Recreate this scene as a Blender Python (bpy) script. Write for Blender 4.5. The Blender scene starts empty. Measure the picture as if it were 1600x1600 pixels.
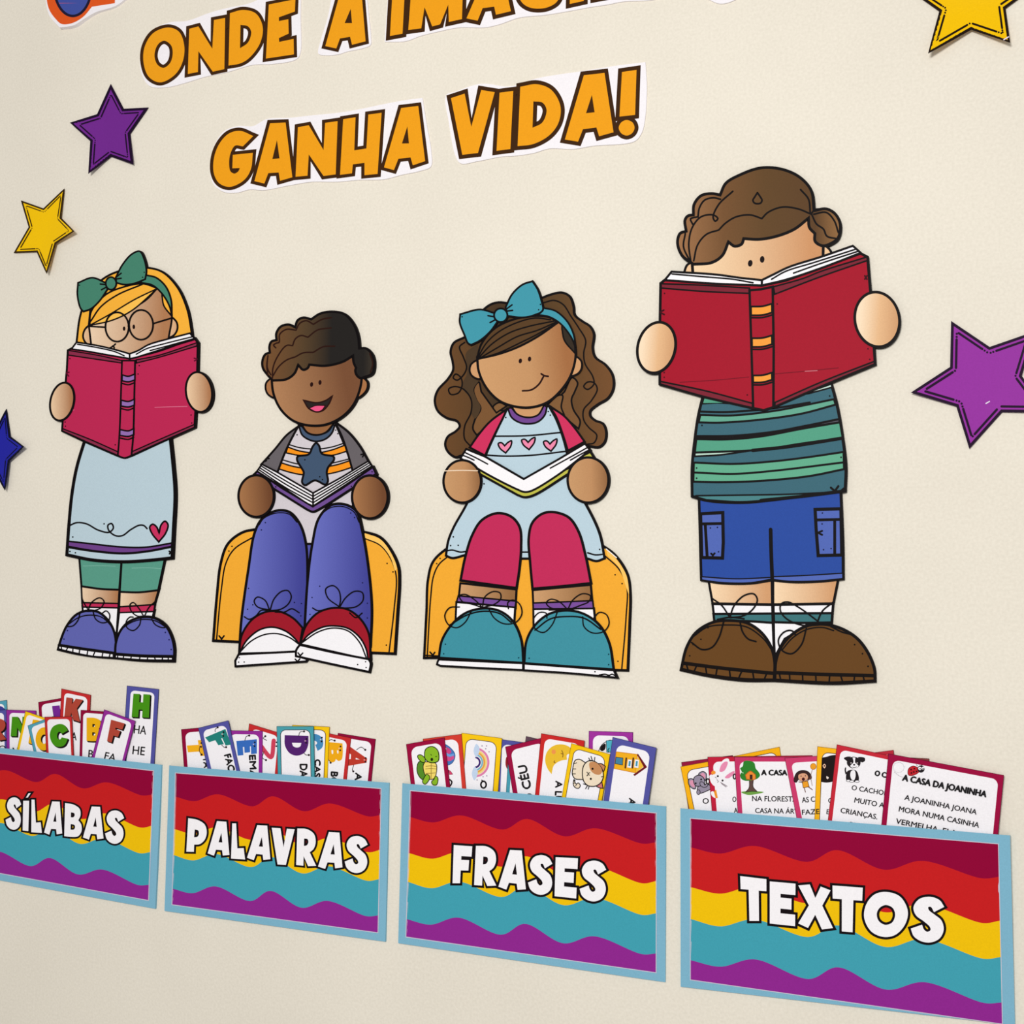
import bpy, math
from mathutils import Vector, Matrix
from mathutils.geometry import tessellate_polygon

# ------------------------------------------------------------------ camera, world, lights, exposure
scene = bpy.context.scene
COL = scene.collection
ANG = (-0.08932117795904435, -0.4007520676245247, 0.022851379301316338)
FPX, DIST, CAMZ = 1815.87, 1.0710790, 1.45          # focal length in pixels, distance to the wall, eye height


def rot_matrix(a):
    return Matrix.Rotation(a[2], 3, 'Z') @ Matrix.Rotation(a[1], 3, 'Y') @ Matrix.Rotation(a[0], 3, 'X')


RT = rot_matrix(ANG).transposed()                    # camera axes in wall axes (right, up, out of the wall)
W2B = Matrix(((1, 0, 0), (0, 0, -1), (0, 1, 0)))     # wall axes to world axes
cam_data = bpy.data.cameras.new('camera')
cam_data.sensor_width = 36.0
cam_data.lens = FPX / 1600.0 * 36.0
cam_data.clip_start = 0.02
cam = bpy.data.objects.new('camera', cam_data)
COL.objects.link(cam)
m4 = (W2B @ RT).to_4x4()
m4.translation = Vector((0, -DIST, CAMZ))
cam.matrix_world = m4
scene.camera = cam

world = bpy.data.worlds.new('room_light')
scene.world = world
world.use_nodes = True
world.node_tree.nodes['Background'].inputs[0].default_value = (1.0, 0.99, 0.97, 1)
world.node_tree.nodes['Background'].inputs[1].default_value = 0.42


def area(name, loc, target, sx, sy, power, color):
    d = bpy.data.lights.new(name, 'AREA')
    d.shape = 'RECTANGLE'
    d.size, d.size_y = sx, sy
    d.energy, d.color = power, color
    o = bpy.data.objects.new(name, d)
    o.location = loc
    o.rotation_euler = (Vector(target) - Vector(loc)).to_track_quat('-Z', 'Y').to_euler()
    COL.objects.link(o)
    return o


area('ceiling_lamp', (-0.28, -2.1, 2.05), (-0.3, 0, 1.3), 0.6, 0.4, 33, (1.0, 0.992, 0.972))
scene.view_settings.view_transform = 'Standard'
scene.view_settings.look = 'None'
scene.view_settings.gamma = 1
scene.view_settings.use_curve_mapping = False
scene.view_settings.exposure = -0.07


# ------------------------------------------------------------------ helpers
def unproject(x, y, d):
    """image point -> (right, up) on the plane d metres out of the wall"""
    v = RT @ Vector(((x - 800) / FPX, (800 - y) / FPX, -1))
    t = (DIST - d) / -v.z
    return v.x * t, v.y * t


def lin(c):
    return [((v / 255) / 12.92 if v / 255 <= 0.04045 else ((v / 255 + 0.055) / 1.055) ** 2.4) for v in c]


MATS = {}


def material(c, rough=0.5):
    """c: (r, g, b) ink colour, or ((r,g,b), (r,g,b), dx, dy) for an ink that blends across its part"""
    if c in MATS:
        return MATS[c]
    m = bpy.data.materials.new('ink_%d' % len(MATS))
    m.use_nodes = True
    nt = m.node_tree
    b = nt.nodes['Principled BSDF']
    b.inputs['Roughness'].default_value = rough
    b.inputs['Specular IOR Level'].default_value = 0.06
    tc = nt.nodes.new('ShaderNodeTexCoord')
    n = nt.nodes.new('ShaderNodeTexNoise')
    n.inputs['Scale'].default_value = 850
    n.inputs['Detail'].default_value = 2
    nt.links.new(tc.outputs['Object'], n.inputs['Vector'])
    mr = nt.nodes.new('ShaderNodeMapRange')
    mr.inputs[1].default_value, mr.inputs[2].default_value = 0.25, 0.75
    mr.inputs[3].default_value, mr.inputs[4].default_value = 0.955, 1.045
    nt.links.new(n.outputs[0], mr.inputs[0])
    mx = nt.nodes.new('ShaderNodeMix')
    mx.data_type = 'RGBA'
    mx.blend_type = 'MULTIPLY'
    mx.inputs[0].default_value = 1
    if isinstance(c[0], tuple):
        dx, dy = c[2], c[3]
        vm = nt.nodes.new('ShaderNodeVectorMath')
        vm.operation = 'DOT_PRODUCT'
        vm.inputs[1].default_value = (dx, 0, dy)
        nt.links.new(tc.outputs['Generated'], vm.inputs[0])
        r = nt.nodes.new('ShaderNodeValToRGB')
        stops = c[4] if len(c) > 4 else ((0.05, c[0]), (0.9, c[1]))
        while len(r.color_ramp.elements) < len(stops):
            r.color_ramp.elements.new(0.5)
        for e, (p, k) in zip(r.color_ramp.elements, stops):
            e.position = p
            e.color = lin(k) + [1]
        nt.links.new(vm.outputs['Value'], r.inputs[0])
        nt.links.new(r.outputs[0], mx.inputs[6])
    else:
        mx.inputs[6].default_value = lin(c) + [1]
    nt.links.new(mr.outputs[0], mx.inputs[7])
    nt.links.new(mx.outputs[2], b.inputs['Base Color'])
    MATS[c] = m
    return m


def parse(s):
    out = []
    for tok in s.split():
        c = tok.endswith('!')
        x, y = tok.rstrip('!').split(',')
        out.append((float(x), float(y), c))
    return out


def catmull(p, closed):
    n = len(p)
    if n < 3 and not closed:
        return list(p)
    out = []
    rng = n if closed else n - 1
    for i in range(rng):
        p1, p2 = p[i], p[(i + 1) % n]
        p0 = p[i - 1] if (closed or i > 0) else (2 * p1[0] - p2[0], 2 * p1[1] - p2[1])
        p3 = p[(i + 2) % n] if (closed or i + 2 < n) else (2 * p2[0] - p1[0], 2 * p2[1] - p1[1])
        L = math.dist(p1, p2)
        k = max(3, min(12, int(L / 1.8)))
        la = max(math.dist(p0, p1), 1e-6) ** 0.5
        lb = max(L, 1e-6) ** 0.5
        lc = max(math.dist(p2, p3), 1e-6) ** 0.5
        t0, t1 = 0, la
        t2 = t1 + lb
        t3 = t2 + lc
        for j in range(k):
            t = t1 + (t2 - t1) * j / k
            q = []
            for a in (0, 1):
                A1 = (t1 - t) / (t1 - t0) * p0[a] + (t - t0) / (t1 - t0) * p1[a]
                A2 = (t2 - t) / (t2 - t1) * p1[a] + (t - t1) / (t2 - t1) * p2[a]
                A3 = (t3 - t) / (t3 - t2) * p2[a] + (t - t2) / (t3 - t2) * p3[a]
                B1 = (t2 - t) / (t2 - t0) * A1 + (t - t0) / (t2 - t0) * A2
                B2 = (t3 - t) / (t3 - t1) * A2 + (t - t1) / (t3 - t1) * A3
                q.append((t2 - t) / (t2 - t1) * B1 + (t - t1) / (t2 - t1) * B2)
            out.append(tuple(q))
    if not closed:
        out.append(tuple(p[-1]))
    return out


def smooth(pts, closed):
    """pts: (x, y, corner).  Curves through the points, sharp at the corners."""
    n = len(pts)
    cs = [i for i in range(n) if pts[i][2]]
    P = [(a[0], a[1]) for a in pts]
    if closed:
        if not cs:
            return catmull(P, True)
        k = cs[0]
        P = P[k:] + P[:k] + [P[k]]
        C = [a[2] for a in pts[k:] + pts[:k]] + [True]
    else:
        C = [a[2] for a in pts]
        C[0] = C[-1] = True
    out, seg = [], [P[0]]
    for q, c in zip(P[1:], C[1:]):
        seg.append(q)
        if c:
            out += catmull(seg, False)[:-1] if len(seg) > 2 else [seg[0]]
            seg = [q]
    if not closed:
        out.append(P[-1])
    return out


def dedupe(p, closed):
    out = []
    for q in p:
        if not out or math.dist(q, out[-1]) > 0.02:
            out.append(q)
    if closed and len(out) > 2 and math.dist(out[0], out[-1]) < 0.02:
        out.pop()
    return out


def signed_area(p):
    return 0.5 * sum(p[i - 1][0] * p[i][1] - p[i][0] * p[i - 1][1] for i in range(len(p)))


def offset_sides(p, h, closed):
    """left and right rails of a ribbon of half width h"""
    n = len(p)
    Lr, Rr = [], []
    for i in range(n):
        a = p[i - 1] if (closed or i > 0) else None
        c = p[(i + 1) % n] if (closed or i < n - 1) else None
        b = p[i]

        def nrm(u, v):
            d = math.dist(u, v) or 1e-9
            return (-(v[1] - u[1]) / d, (v[0] - u[0]) / d)
        n1 = nrm(a, b) if a else nrm(b, c)
        n2 = nrm(b, c) if c else n1
        mx, my = n1[0] + n2[0], n1[1] + n2[1]
        ml = math.hypot(mx, my)
        if ml < 0.35:
            mx, my, sc = n1[0], n1[1], 1.0
        else:
            mx, my = mx / ml, my / ml
            sc = min(1 / max(mx * n1[0] + my * n1[1], 0.3), 2.2)
        Lr.append((b[0] + mx * h * sc, b[1] + my * h * sc))
        Rr.append((b[0] - mx * h * sc, b[1] - my * h * sc))
    return Lr, Rr


BLACK = (13, 8, 10)
STEP = 1.6e-5


class Part:
    def __init__(self, thing, name, parent=None, label=None):
        self.t, self.name, self.parent, self.label = thing, name, parent, label
        self.v, self.f, self.m, self.mats = [], [], [], []

    def slot(self, c):
        if c not in self.mats:
            self.mats.append(c)
        return self.mats.index(c)

    def add(self, pts, z):
        """pixel points at layer depth z -> vertex indices"""
        i0 = len(self.v)
        for x, y in pts:
            d = self.t.depth(x, y) + z
            X, Y = unproject(x, y, d)
            self.v.append((X, -d, Y + CAMZ))
        return list(range(i0, i0 + len(pts)))

    def face(self, idx, s):
        self.f.append(idx)
        self.m.append(s)

    def skirt(self, path, z, c):
        s = self.slot(c)
        top = self.add(path, z)
        bot = []
        for i in top:
            x, y, zz = self.v[i]
            bot.append(len(self.v))
            self.v.append((x, min(0.0, y + self.t.thick) if self.t.thick else 0.0, zz))
        n = len(top)
        for i in range(n):
            self.face([top[i - 1], top[i], bot[i], bot[i - 1]], s)

    def poly(self, rings, c, z=None, skirt=False):
        t = self.t
        if z is None:
            t.z += STEP
            z = t.z
        rings = [dedupe(r, True) for r in rings]
        rings = [r for r in rings if len(r) > 2]
        if not rings:
            return
        tris = tessellate_polygon([[Vector((x, y, 0)) for x, y in r] for r in rings])
        flat = [q for r in rings for q in r]
        idx = self.add(flat, z)
        s = self.slot(c)
        for a, b, d in tris:
            self.face([idx[a], idx[b], idx[d]], s)
        if skirt:
            self.skirt(rings[0], z, c)

    def ribbon(self, p, w, c, closed=False, z=None, cap=True):
        t = self.t
        if z is None:
            t.z += STEP
            z = t.z
        w *= t.sw
        p = dedupe(p, closed)
        if len(p) < 2:
            return
        A, B = offset_sides(p, w / 2, closed)
        s = self.slot(c)
        n = len(p)
        ia, ib = [], []
        for i in range(n):
            zi = z + STEP * 0.6 * i / n
            ia += self.add([A[i]], zi)
            ib += self.add([B[i]], zi)
        for i in range(0 if closed else 1, n):
            self.face([ia[i - 1], ia[i], ib[i], ib[i - 1]], s)
        if not closed and cap:
            for e, q, r in ((p[0], A[0], B[0]), (p[-1], B[-1], A[-1])):
                a0 = math.atan2(q[1] - e[1], q[0] - e[0])
                ring = [(e[0] + w / 2 * math.cos(a0 + math.pi * k / 5), e[1] + w / 2 * math.sin(a0 + math.pi * k / 5)) for k in range(6)]
                self.face(self.add(ring, z), s)

    # -- drawing in the current crop coordinates
    def fill(self, s, c, o=0, oc=BLACK, holes=(), skirt=False, under=False):
        """closed shape; o = outline width in pixels"""
        t = self.t
        p = smooth([t.cv(a) for a in (parse(s) if isinstance(s, str) else s)], True)
        hs = [smooth([t.cv(a) for a in (parse(h) if isinstance(h, str) else h)], True) for h in holes]
        if under:
            t.k += 1
            z0 = t.zw + t.k * 1e-6
            for r in [p] + hs:
                self.ribbon(r, 2 * o, oc, True, z=z0)
            self.poly([p] + hs, c, z=t.zw + 2.4e-5 + t.k * 1e-6)
            return p
        self.poly([p] + hs, c, skirt=skirt and not o)
        if o:
            for r in [p] + hs:
                self.ribbon(r, o, oc, True)
            if skirt:
                A, B = offset_sides(dedupe(p, True), o * t.sw / 2, True)
                out = A if abs(signed_area(A)) > abs(signed_area(B)) else B
                self.skirt(out, t.z, oc)
        return p

    def line(self, s, w=2.0, c=BLACK):
        t = self.t
        self.ribbon(smooth([t.cv(a) for a in parse(s)], False), w, c)

    def lines(self, w, *ss, c=BLACK):
        for s in ss:
            self.line(s, w, c)

    def dots(self, s, r=1.3, c=BLACK):
        t = self.t
        t.z += STEP
        for a in parse(s):
            x, y, _ = t.cv(a)
            t.z += 1e-7
            self.face(self.add([(x + r * math.cos(k * math.pi / 4), y + r * math.sin(k * math.pi / 4)) for k in range(8)], t.z), self.slot(c))

    def el(self, cx, cy, rx, ry, c, o=0, rot=0, oc=BLACK, skirt=False, n=20):
        a = math.radians(rot)
        pts = []
        for k in range(n):
            u, v = rx * math.cos(2 * math.pi * k / n), ry * math.sin(2 * math.pi * k / n)
            pts.append((cx + u * math.cos(a) - v * math.sin(a), cy + u * math.sin(a) + v * math.cos(a), False))
        if c is None:
            t = self.t
            self.ribbon(smooth([t.cv(q) for q in pts], True), o, oc, True)
        else:
            self.fill(pts, c, o, oc, skirt=skirt)

    def glyph(self, ch, quad, c, o=0, oc=BLACK, under=False):
        rings = GLYPH[ch]
        Q = [tuple(map(float, q.split(','))) for q in quad.split()]
        res = []
        for g in rings:
            ring = []
            for u, v, k in parse(g):
                x = (1 - u) * (1 - v) * Q[0][0] + u * (1 - v) * Q[1][0] + u * v * Q[2][0] + (1 - u) * v * Q[3][0]
                y = (1 - u) * (1 - v) * Q[0][1] + u * (1 - v) * Q[1][1] + u * v * Q[2][1] + (1 - u) * v * Q[3][1]
                ring.append((x, y, k))
            res.append(ring)
        self.fill(res[0], c, o, oc, holes=res[1:], under=under)

    def text(self, s, p0, p1, h, bold=0.0, c=(28, 26, 28), up=None):
        """lettering from baseline point p0 to p1, capitals h tall (crop units)"""
        t = self.t
        t.z += STEP
        vs, fs, wd, cap = text_mesh(s, 0.0)
        a, b = t.cv((p0[0], p0[1], 0)), t.cv((p1[0], p1[1], 0))
        ex = ((b[0] - a[0]) / wd, (b[1] - a[1]) / wd)
        L = math.hypot(*ex)
        hh = h * t.cs / cap
        ey = (ex[1] / L * hh, -ex[0] / L * hh)
        sl = self.slot(c)
        bw = max(bold * 20, 0.22)
        for j, (ox, oy) in enumerate(((0, 0), (-1, 0), (1, 0), (0, -.7), (0, .7))):
            pts = [(a[0] + x * ex[0] + y * ey[0] + ox * bw, a[1] + x * ex[1] + y * ey[1] + oy * bw) for x, y in vs]
            idx = self.add(pts, t.z + j * 2e-6)
            for f in fs:
                self.face([idx[i] for i in f], sl)


TEXTS = {}


def text_mesh(s, bold):
    if (s, bold) in TEXTS:
        return TEXTS[(s, bold)]

    def get(q):
        cu = bpy.data.curves.new('lettering', 'FONT')
        cu.body = q
        cu.offset = bold
        cu.resolution_u = 3
        ob = bpy.data.objects.new('lettering', cu)
        COL.objects.link(ob)
        dg = bpy.context.evaluated_depsgraph_get()
        me = ob.evaluated_get(dg).to_mesh()
        vs = [(v.co.x, v.co.y) for v in me.vertices]
        fs = [list(p.vertices) for p in me.polygons]
        ob.evaluated_get(dg).to_mesh_clear()
        bpy.data.objects.remove(ob)
        bpy.data.curves.remove(cu)
        return vs, fs
    vs, fs = get(s)
    hv, _ = get('H')
    x0 = min(v[0] for v in vs)
    vs = [(v[0] - x0, v[1]) for v in vs]
    r = (vs, fs, max(v[0] for v in vs), max(v[1] for v in hv))
    TEXTS[(s, bold)] = r
    return r


class Thing:
    def __init__(self, name, label, cat, anchor, depth=0.001, group=None, thick=None, single=False):
        self.name, self.label, self.cat, self.group = name, label, cat, group
        self.depth = depth if callable(depth) else (lambda x, y, d=depth: d)
        self.thick, self.single, self.anchor = thick, single, anchor
        self.z = self.zw = 0.0
        self.k = 0
        self.sw = 1.0
        self.parts = []
        self.cx = self.cy = 0.0
        self.cs = 1.0

    def crop(self, x, y, s):
        self.cx, self.cy, self.cs = x, y, s

    def cv(self, a):
        return (self.cx + a[0] * self.cs, self.cy + a[1] * self.cs, a[2])

    def word_layer(self):
        self.z += STEP
        self.zw = self.z
        self.k = 0
        self.z += 5e-5

    def part(self, name, parent=None, label=None):
        p = Part(self, name, parent, label)
        self.parts.append(p)
        return p

    def build(self):
        X, Y = unproject(self.anchor[0], self.anchor[1], 0)
        org = Vector((X, 0, Y + CAMZ))
        made = {}
        root = None
        if not self.single:
            root = bpy.data.objects.new(self.name, None)
            root.empty_display_size = 0.03
            root.location = org
            COL.objects.link(root)
        for p in self.parts:
            me = bpy.data.meshes.new(p.name)
            me.from_pydata([(v[0] - org.x, v[1], v[2] - org.z) for v in p.v], [], p.f)
            for c in p.mats:
                me.materials.append(material(c))
            me.polygons.foreach_set('material_index', p.m)
            me.update()
            o = bpy.data.objects.new(self.name if self.single else p.name, me)
            COL.objects.link(o)
            if self.single:
                root = o
                o.location = org
            else:
                o.parent = made[p.parent] if p.parent else root
            if p.label:
                o['label'] = p.label
            made[p] = o
        root['label'] = self.label
        root['category'] = self.cat
        if self.group:
            root['group'] = self.group
        return root


GLYPH = {
    'A': ['.40,0! .80,0! 1,.93! .70,.97! .66,.82! .38,.82! .29,1! 0,.95!', '.60,.32! .66,.60! .49,.60!'],
    'B': ['0,0! .50,0 .86,.10 .92,.30 .80,.46! .98,.58 1,.80 .80,.96 .45,1 0,1!', '.36,.25! .55,.26 .58,.33 .50,.39 .36,.40!', '.36,.61! .58,.62 .62,.70 .54,.77 .36,.78!'],
    'C': ['1,.28! .82,.06 .55,0 .2,.1 .02,.38 .05,.68 .25,.93 .55,1 .82,.92 1,.66! .68,.60! .60,.68 .48,.68 .40,.58 .42,.40 .52,.32 .64,.36 .67,.42!'],
    'D': ['0,0! .45,0 .85,.15 1,.48 .88,.80 .5,1 0,1!', '.34,.27! .55,.32 .62,.48 .55,.66 .34,.73!'],
    'E': ['0,0! 1,0! 1,.27! .42,.27! .42,.36! .85,.36! .85,.62! .42,.62! .42,.73! 1,.73! 1,1! 0,1!'],
    'F': ['0,0! 1,0! 1,.28! .44,.28! .44,.38! .88,.38! .88,.66! .44,.66! .44,1! 0,1!'],
    'H': ['0,0! .36,0! .36,.36! .62,.36! .62,0! 1,0! 1,1! .62,1! .62,.66! .36,.66! .36,1! 0,1!'],
    'I': ['0,0! 1,0! 1,1! 0,1!'],
    'K': ['0,0! .36,0! .36,.32! .58,0! 1,.02! .70,.44! 1,1! .58,1! .38,.66! .36,1! 0,1!'],
    'L': ['0,0! .46,0! .48,.70! 1,.68! 1,1! 0,1!'],
    'N': ['0,0! .34,0! .66,.48! .66,0! 1,0! 1,1! .68,1! .34,.52! .34,1! 0,1!'],
    'O': ['.5,0 .82,.1 1,.42 .94,.72 .72,.95 .45,1 .16,.88 0,.58 .05,.28 .24,.06', '.5,.29 .66,.36 .71,.52 .64,.68 .48,.73 .33,.64 .29,.48 .36,.35'],
    'P': ['.02,0! .50,.02 .88,.14 1,.38 .90,.62 .65,.76 .38,.78! .38,1! 0,1!', '.38,.32! .56,.34 .60,.46 .52,.54 .36,.56!'],
    'R': ['0,0! .50,0 .86,.12 .95,.34 .85,.52 .66,.62! 1,.97! .60,1! .36,.74! .36,1! 0,1!', '.36,.26! .54,.27 .58,.36 .50,.44 .36,.46!'],
    'S': ['1,.2! .85,.06 .55,0 .22,.07 .06,.25 .14,.42 .4,.55 .58,.66 .6,.73 .5,.77 .4,.72 .34,.62! 0,.72! .1,.88 .32,.98 .6,1 .88,.9 1,.7 .92,.5 .7,.38 .53,.29 .51,.23 .59,.22 .69,.33!'],
    'T': ['0,0! 1,0! 1,.29! .70,.29! .70,1! .31,1! .31,.29! 0,.29!'],
    'V': ['0,0! .38,0! .54,.52! .66,0! 1,0! .68,1! .28,1!'],
    'X': ['0,.04! .36,0! .52,.30! .70,.03! 1,.10! .72,.46! 1,.94! .68,1! .50,.68! .28,1! 0,.92! .32,.48!'],
    "'": ['.55,0! 1,0! .55,1! 0,1!'],
}

WHITE = (251, 247, 250)
ORANGE, ORL = (240, 160, 26), (62, 36, 14)

# ------------------------------------------------------------------ the wall
def make_wall():
    m = bpy.data.materials.new('cream_painted_wall')
    m.use_nodes = True
    nt = m.node_tree
    b = nt.nodes['Principled BSDF']
    b.inputs['Roughness'].default_value = 0.7
    b.inputs['Specular IOR Level'].default_value = 0.2
    tc = nt.nodes.new('ShaderNodeTexCoord')
    n1 = nt.nodes.new('ShaderNodeTexNoise')
    n1.inputs['Scale'].default_value = 380
    n1.inputs['Detail'].default_value = 5
    n2 = nt.nodes.new('ShaderNodeTexNoise')
    n2.inputs['Scale'].default_value = 6
    n2.inputs['Detail'].default_value = 3
    for n in (n1, n2):
        nt.links.new(tc.outputs['Object'], n.inputs['Vector'])
    r = nt.nodes.new('ShaderNodeValToRGB')
    r.color_ramp.elements[0].position, r.color_ramp.elements[1].position = 0.36, 0.64
    r.color_ramp.elements[0].color = lin((229, 221, 206)) + [1]
    r.color_ramp.elements[1].color = lin((239, 231, 216)) + [1]
    ad = nt.nodes.new('ShaderNodeMath')
    ad.operation = 'MULTIPLY_ADD'
    ad.inputs[1].default_value, ad.inputs[2].default_value = 0.35, 0.0
    mm = nt.nodes.new('ShaderNodeMath')
    mm.operation = 'MULTIPLY_ADD'
    mm.inputs[1].default_value = 0.65
    nt.links.new(n2.outputs[0], ad.inputs[0])
    nt.links.new(n1.outputs[0], mm.inputs[0])
    nt.links.new(ad.outputs[0], mm.inputs[2])
    nt.links.new(mm.outputs[0], r.inputs[0])
    nt.links.new(r.outputs[0], b.inputs['Base Color'])
    bp = nt.nodes.new('ShaderNodeBump')
    bp.inputs['Strength'].default_value = 0.22
    bp.inputs['Distance'].default_value = 0.0008
    nt.links.new(n1.outputs[0], bp.inputs['Height'])
    nt.links.new(bp.outputs[0], b.inputs['Normal'])
    x0, x1, z0, z1, th = -2.6, 1.6, 0.0, 2.9, 0.12
    v = [(x, y, z) for y in (0, th) for x, z in ((x0, z0), (x1, z0), (x1, z1), (x0, z1))]
    f = [(0, 1, 2, 3), (7, 6, 5, 4), (0, 4, 5, 1), (1, 5, 6, 2), (2, 6, 7, 3), (3, 7, 4, 0)]
    me = bpy.data.meshes.new('wall_back')
    me.from_pydata(v, [], f)
    me.materials.append(m)
    o = bpy.data.objects.new('wall_back', me)
    COL.objects.link(o)
    o['kind'] = 'structure'
    o['label'] = 'cream painted plaster wall'
    o['category'] = 'wall'


make_wall()

# ------------------------------------------------------------------ cut-out lettering across the top
GRP_W = 'cut-out words of the slogan'


def word(label, anchor, paper, crop, letters, o, d=0.0016, pcrop=None, group=GRP_W):
    t = Thing('word_cutout', label, 'word cutout', anchor, d, group)
    t.crop(*(pcrop or crop))
    t.part('paper_backing').fill(paper, (246, 241, 245), skirt=True)
    t.crop(*crop)
    t.word_layer()
    for s, *h in letters:
        t.part('letter').fill(s, ORANGE, o, ORL, holes=h, under=True)
    t.build()
    return t


CB, CC = (200, 0, .25), (600, 0, .28125)
word('white paper cutout word ONDE in orange letters, first word of its line', (270, 80),
     '75,380 85,460 135,538 240,545 350,520 480,480 620,450 780,405 900,400 1050,370 1076,330 1078,100 1080,-60! 860,-25! 760,20 620,50 510,80 370,130 260,140 150,190 92,290',
     CB, [('255,172 320,200 352,290 340,390 290,470 200,515 130,480 97,390 105,290 160,205', '230,255 270,285 279,340 262,395 222,424 185,405 166,355 175,300 200,265'),
          ('383,180! 440,165! 527,305! 537,125! 607,112! 602,432! 530,448! 440,320! 437,450! 374,462!',),
          ('637,82! 720,62 800,85 842,170 825,270 760,360 705,395 628,410!', '703,155! 750,165 770,200 750,265 700,302!'),
          ('880,28! 1046,-5! 1043,72! 943,108! 943,132! 1002,120! 1004,210! 943,238! 945,262! 1035,243! 1037,340! 862,366!',)], 5)
word('white paper cutout of the lone orange letter A between the words', (540, 45),
     '1190,335 1230,345 1310,340 1370,322 1470,300 1515,280 1518,230 1505,100 1485,-120! 1290,-120! 1250,100 1205,250',
     CB, [('1340,-95! 1455,-100! 1485,258! 1400,280! 1388,230! 1325,240! 1302,303! 1233,288!', '1392,55! 1400,144! 1354,144!')], 5)
word('white paper word of orange capitals cut by the top edge, right of the lone A', (760, 20),
     '3,232! 120,228 200,200 300,175 420,152 560,152 640,135 750,98 900,82 1060,55 1140,40 1240,25 1330,8 1480,0 1600,-25 1760,-20 1868,20 1950,-2 2020,-60! 2000,-160! 30,-130!',
     CC, [('50,-95! 118,-100! 103,187! 33,200!',),
          ('155,-105! 240,-110! 290,-10! 350,-120! 440,-125! 433,106! 360,122! 357,25! 312,135! 268,147! 225,40! 207,157! 135,167!',),
          ('560,-135! 660,-140! 705,62! 622,82! 612,37! 548,45! 520,115! 458,102!', '595,-80! 604,-30! 572,-28!'),
          ('985,-110! 900,-150 790,-110 750,-30 765,12 800,38 850,48 910,40 960,10 985,-50! 870,-45! 870,-10! 850,-5 835,-40 860,-80 920,-70!',),
          ('1035,-160! 1112,-165! 1110,5! 1032,22!',),
          ('1168,-170! 1240,-175! 1245,-22! 1168,-8!',),
          ('1860,-150! 1935,-155! 1932,-34! 1862,-25!',)], 6.2)
word('white paper cutout word GANHA in large orange letters', (500, 225),
     '329,275 335,290 350,300 370,301 390,296 412,297 450,290 487,284 525,284 562,281 600,280 628,273 656,267 673,260 674,239 667,197 660,153! 630,157 598,163 560,171 530,176 490,180 452,184 417,186 395,197 372,197 350,205 336,225 329,250',
     CB, [('783,850! 718,915! 670,910 640,960 632,1020 640,1070 665,1085 690,1070 699,1050! 652,1052! 655,968! 780,955! 770,1050 740,1110 690,1150 630,1168 570,1145 537,1085 537,990 570,900 630,835 700,818',),
          ('888,770! 985,766! 1027,1108! 950,1130! 942,1078! 877,1082! 852,1147! 790,1132!', '931,876! 947,990! 902,994!'),
          ('1062,795! 1130,783! 1222,938! 1232,768! 1310,757! 1298,1090! 1222,1100! 1130,965! 1122,1098! 1047,1105!',),
          ('1345,745! 1422,733! 1414,940! 1490,928! 1502,716! 1585,705! 1560,1087! 1478,1095! 1478,1018! 1405,1027! 1400,1083! 1325,1093!',),
          ('1707,675! 1814,662! 1857,1007! 1780,1033! 1766,984! 1690,992! 1662,1063! 1600,1046!', '1746,790! 1756,896! 1712,897!')], 5.2, pcrop=(0, 0, 1))
word('white paper cutout word VIDA! in large orange letters, lowest at right', (855, 180),
     '345,530 360,680 395,860 425,907 520,895 650,870 730,865 830,850 920,825 1050,828 1160,810 1390,785 1430,740 1450,660 1460,480 1452,345! 1290,365 1100,395 850,435 700,480 540,465 400,508',
     CC, [('372,545! 448,520! 485,705! 540,500! 615,512! 522,850! 435,860!',),
          ('642,515! 718,505! 702,828! 625,838!',),
          ('757,482! 850,468 930,500 980,590 970,680 920,750 830,800 742,812!', '830,563! 880,570 903,610 880,680 825,710!'),
          ('1110,418! 1225,405! 1275,735! 1195,757! 1180,708! 1105,718! 1078,787! 1005,775!', '1155,527! 1170,624! 1122,629!'),
          ('1322,400! 1403,388! 1395,638! 1308,648!',),
          ('1348,667 1380,680 1392,710 1378,740 1348,753 1318,740 1304,710 1318,680',)], 6.3)

t = Thing('word_cutout', 'white paper cutout with blue letter rimmed in orange, cut by the top edge', 'word cutout', (115, -20),
          lambda x, y: 0.003 + max(0, y - 5) * 8e-5)
t.crop(0, 0, .25)
t.part('paper_backing').fill('285,-420! 280,-100 288,20 310,100 372,172! 460,158 530,115 600,76 720,38 775,0 850,-80 880,-430!', (246, 241, 245), skirt=True)
p = t.part('letter')
p.fill('300,-380 285,-150 292,0 310,65 345,115 385,150 450,145 520,105 575,42! 718,20! 722,-120 725,-400 500,-420', (226, 88, 30))
p.el(455, -95, 118, 195, (66, 82, 162), 4, oc=(30, 24, 50))
p.el(455, -215, 42, 70, (226, 88, 30), 4, oc=(30, 24, 50))
t.build()

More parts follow.
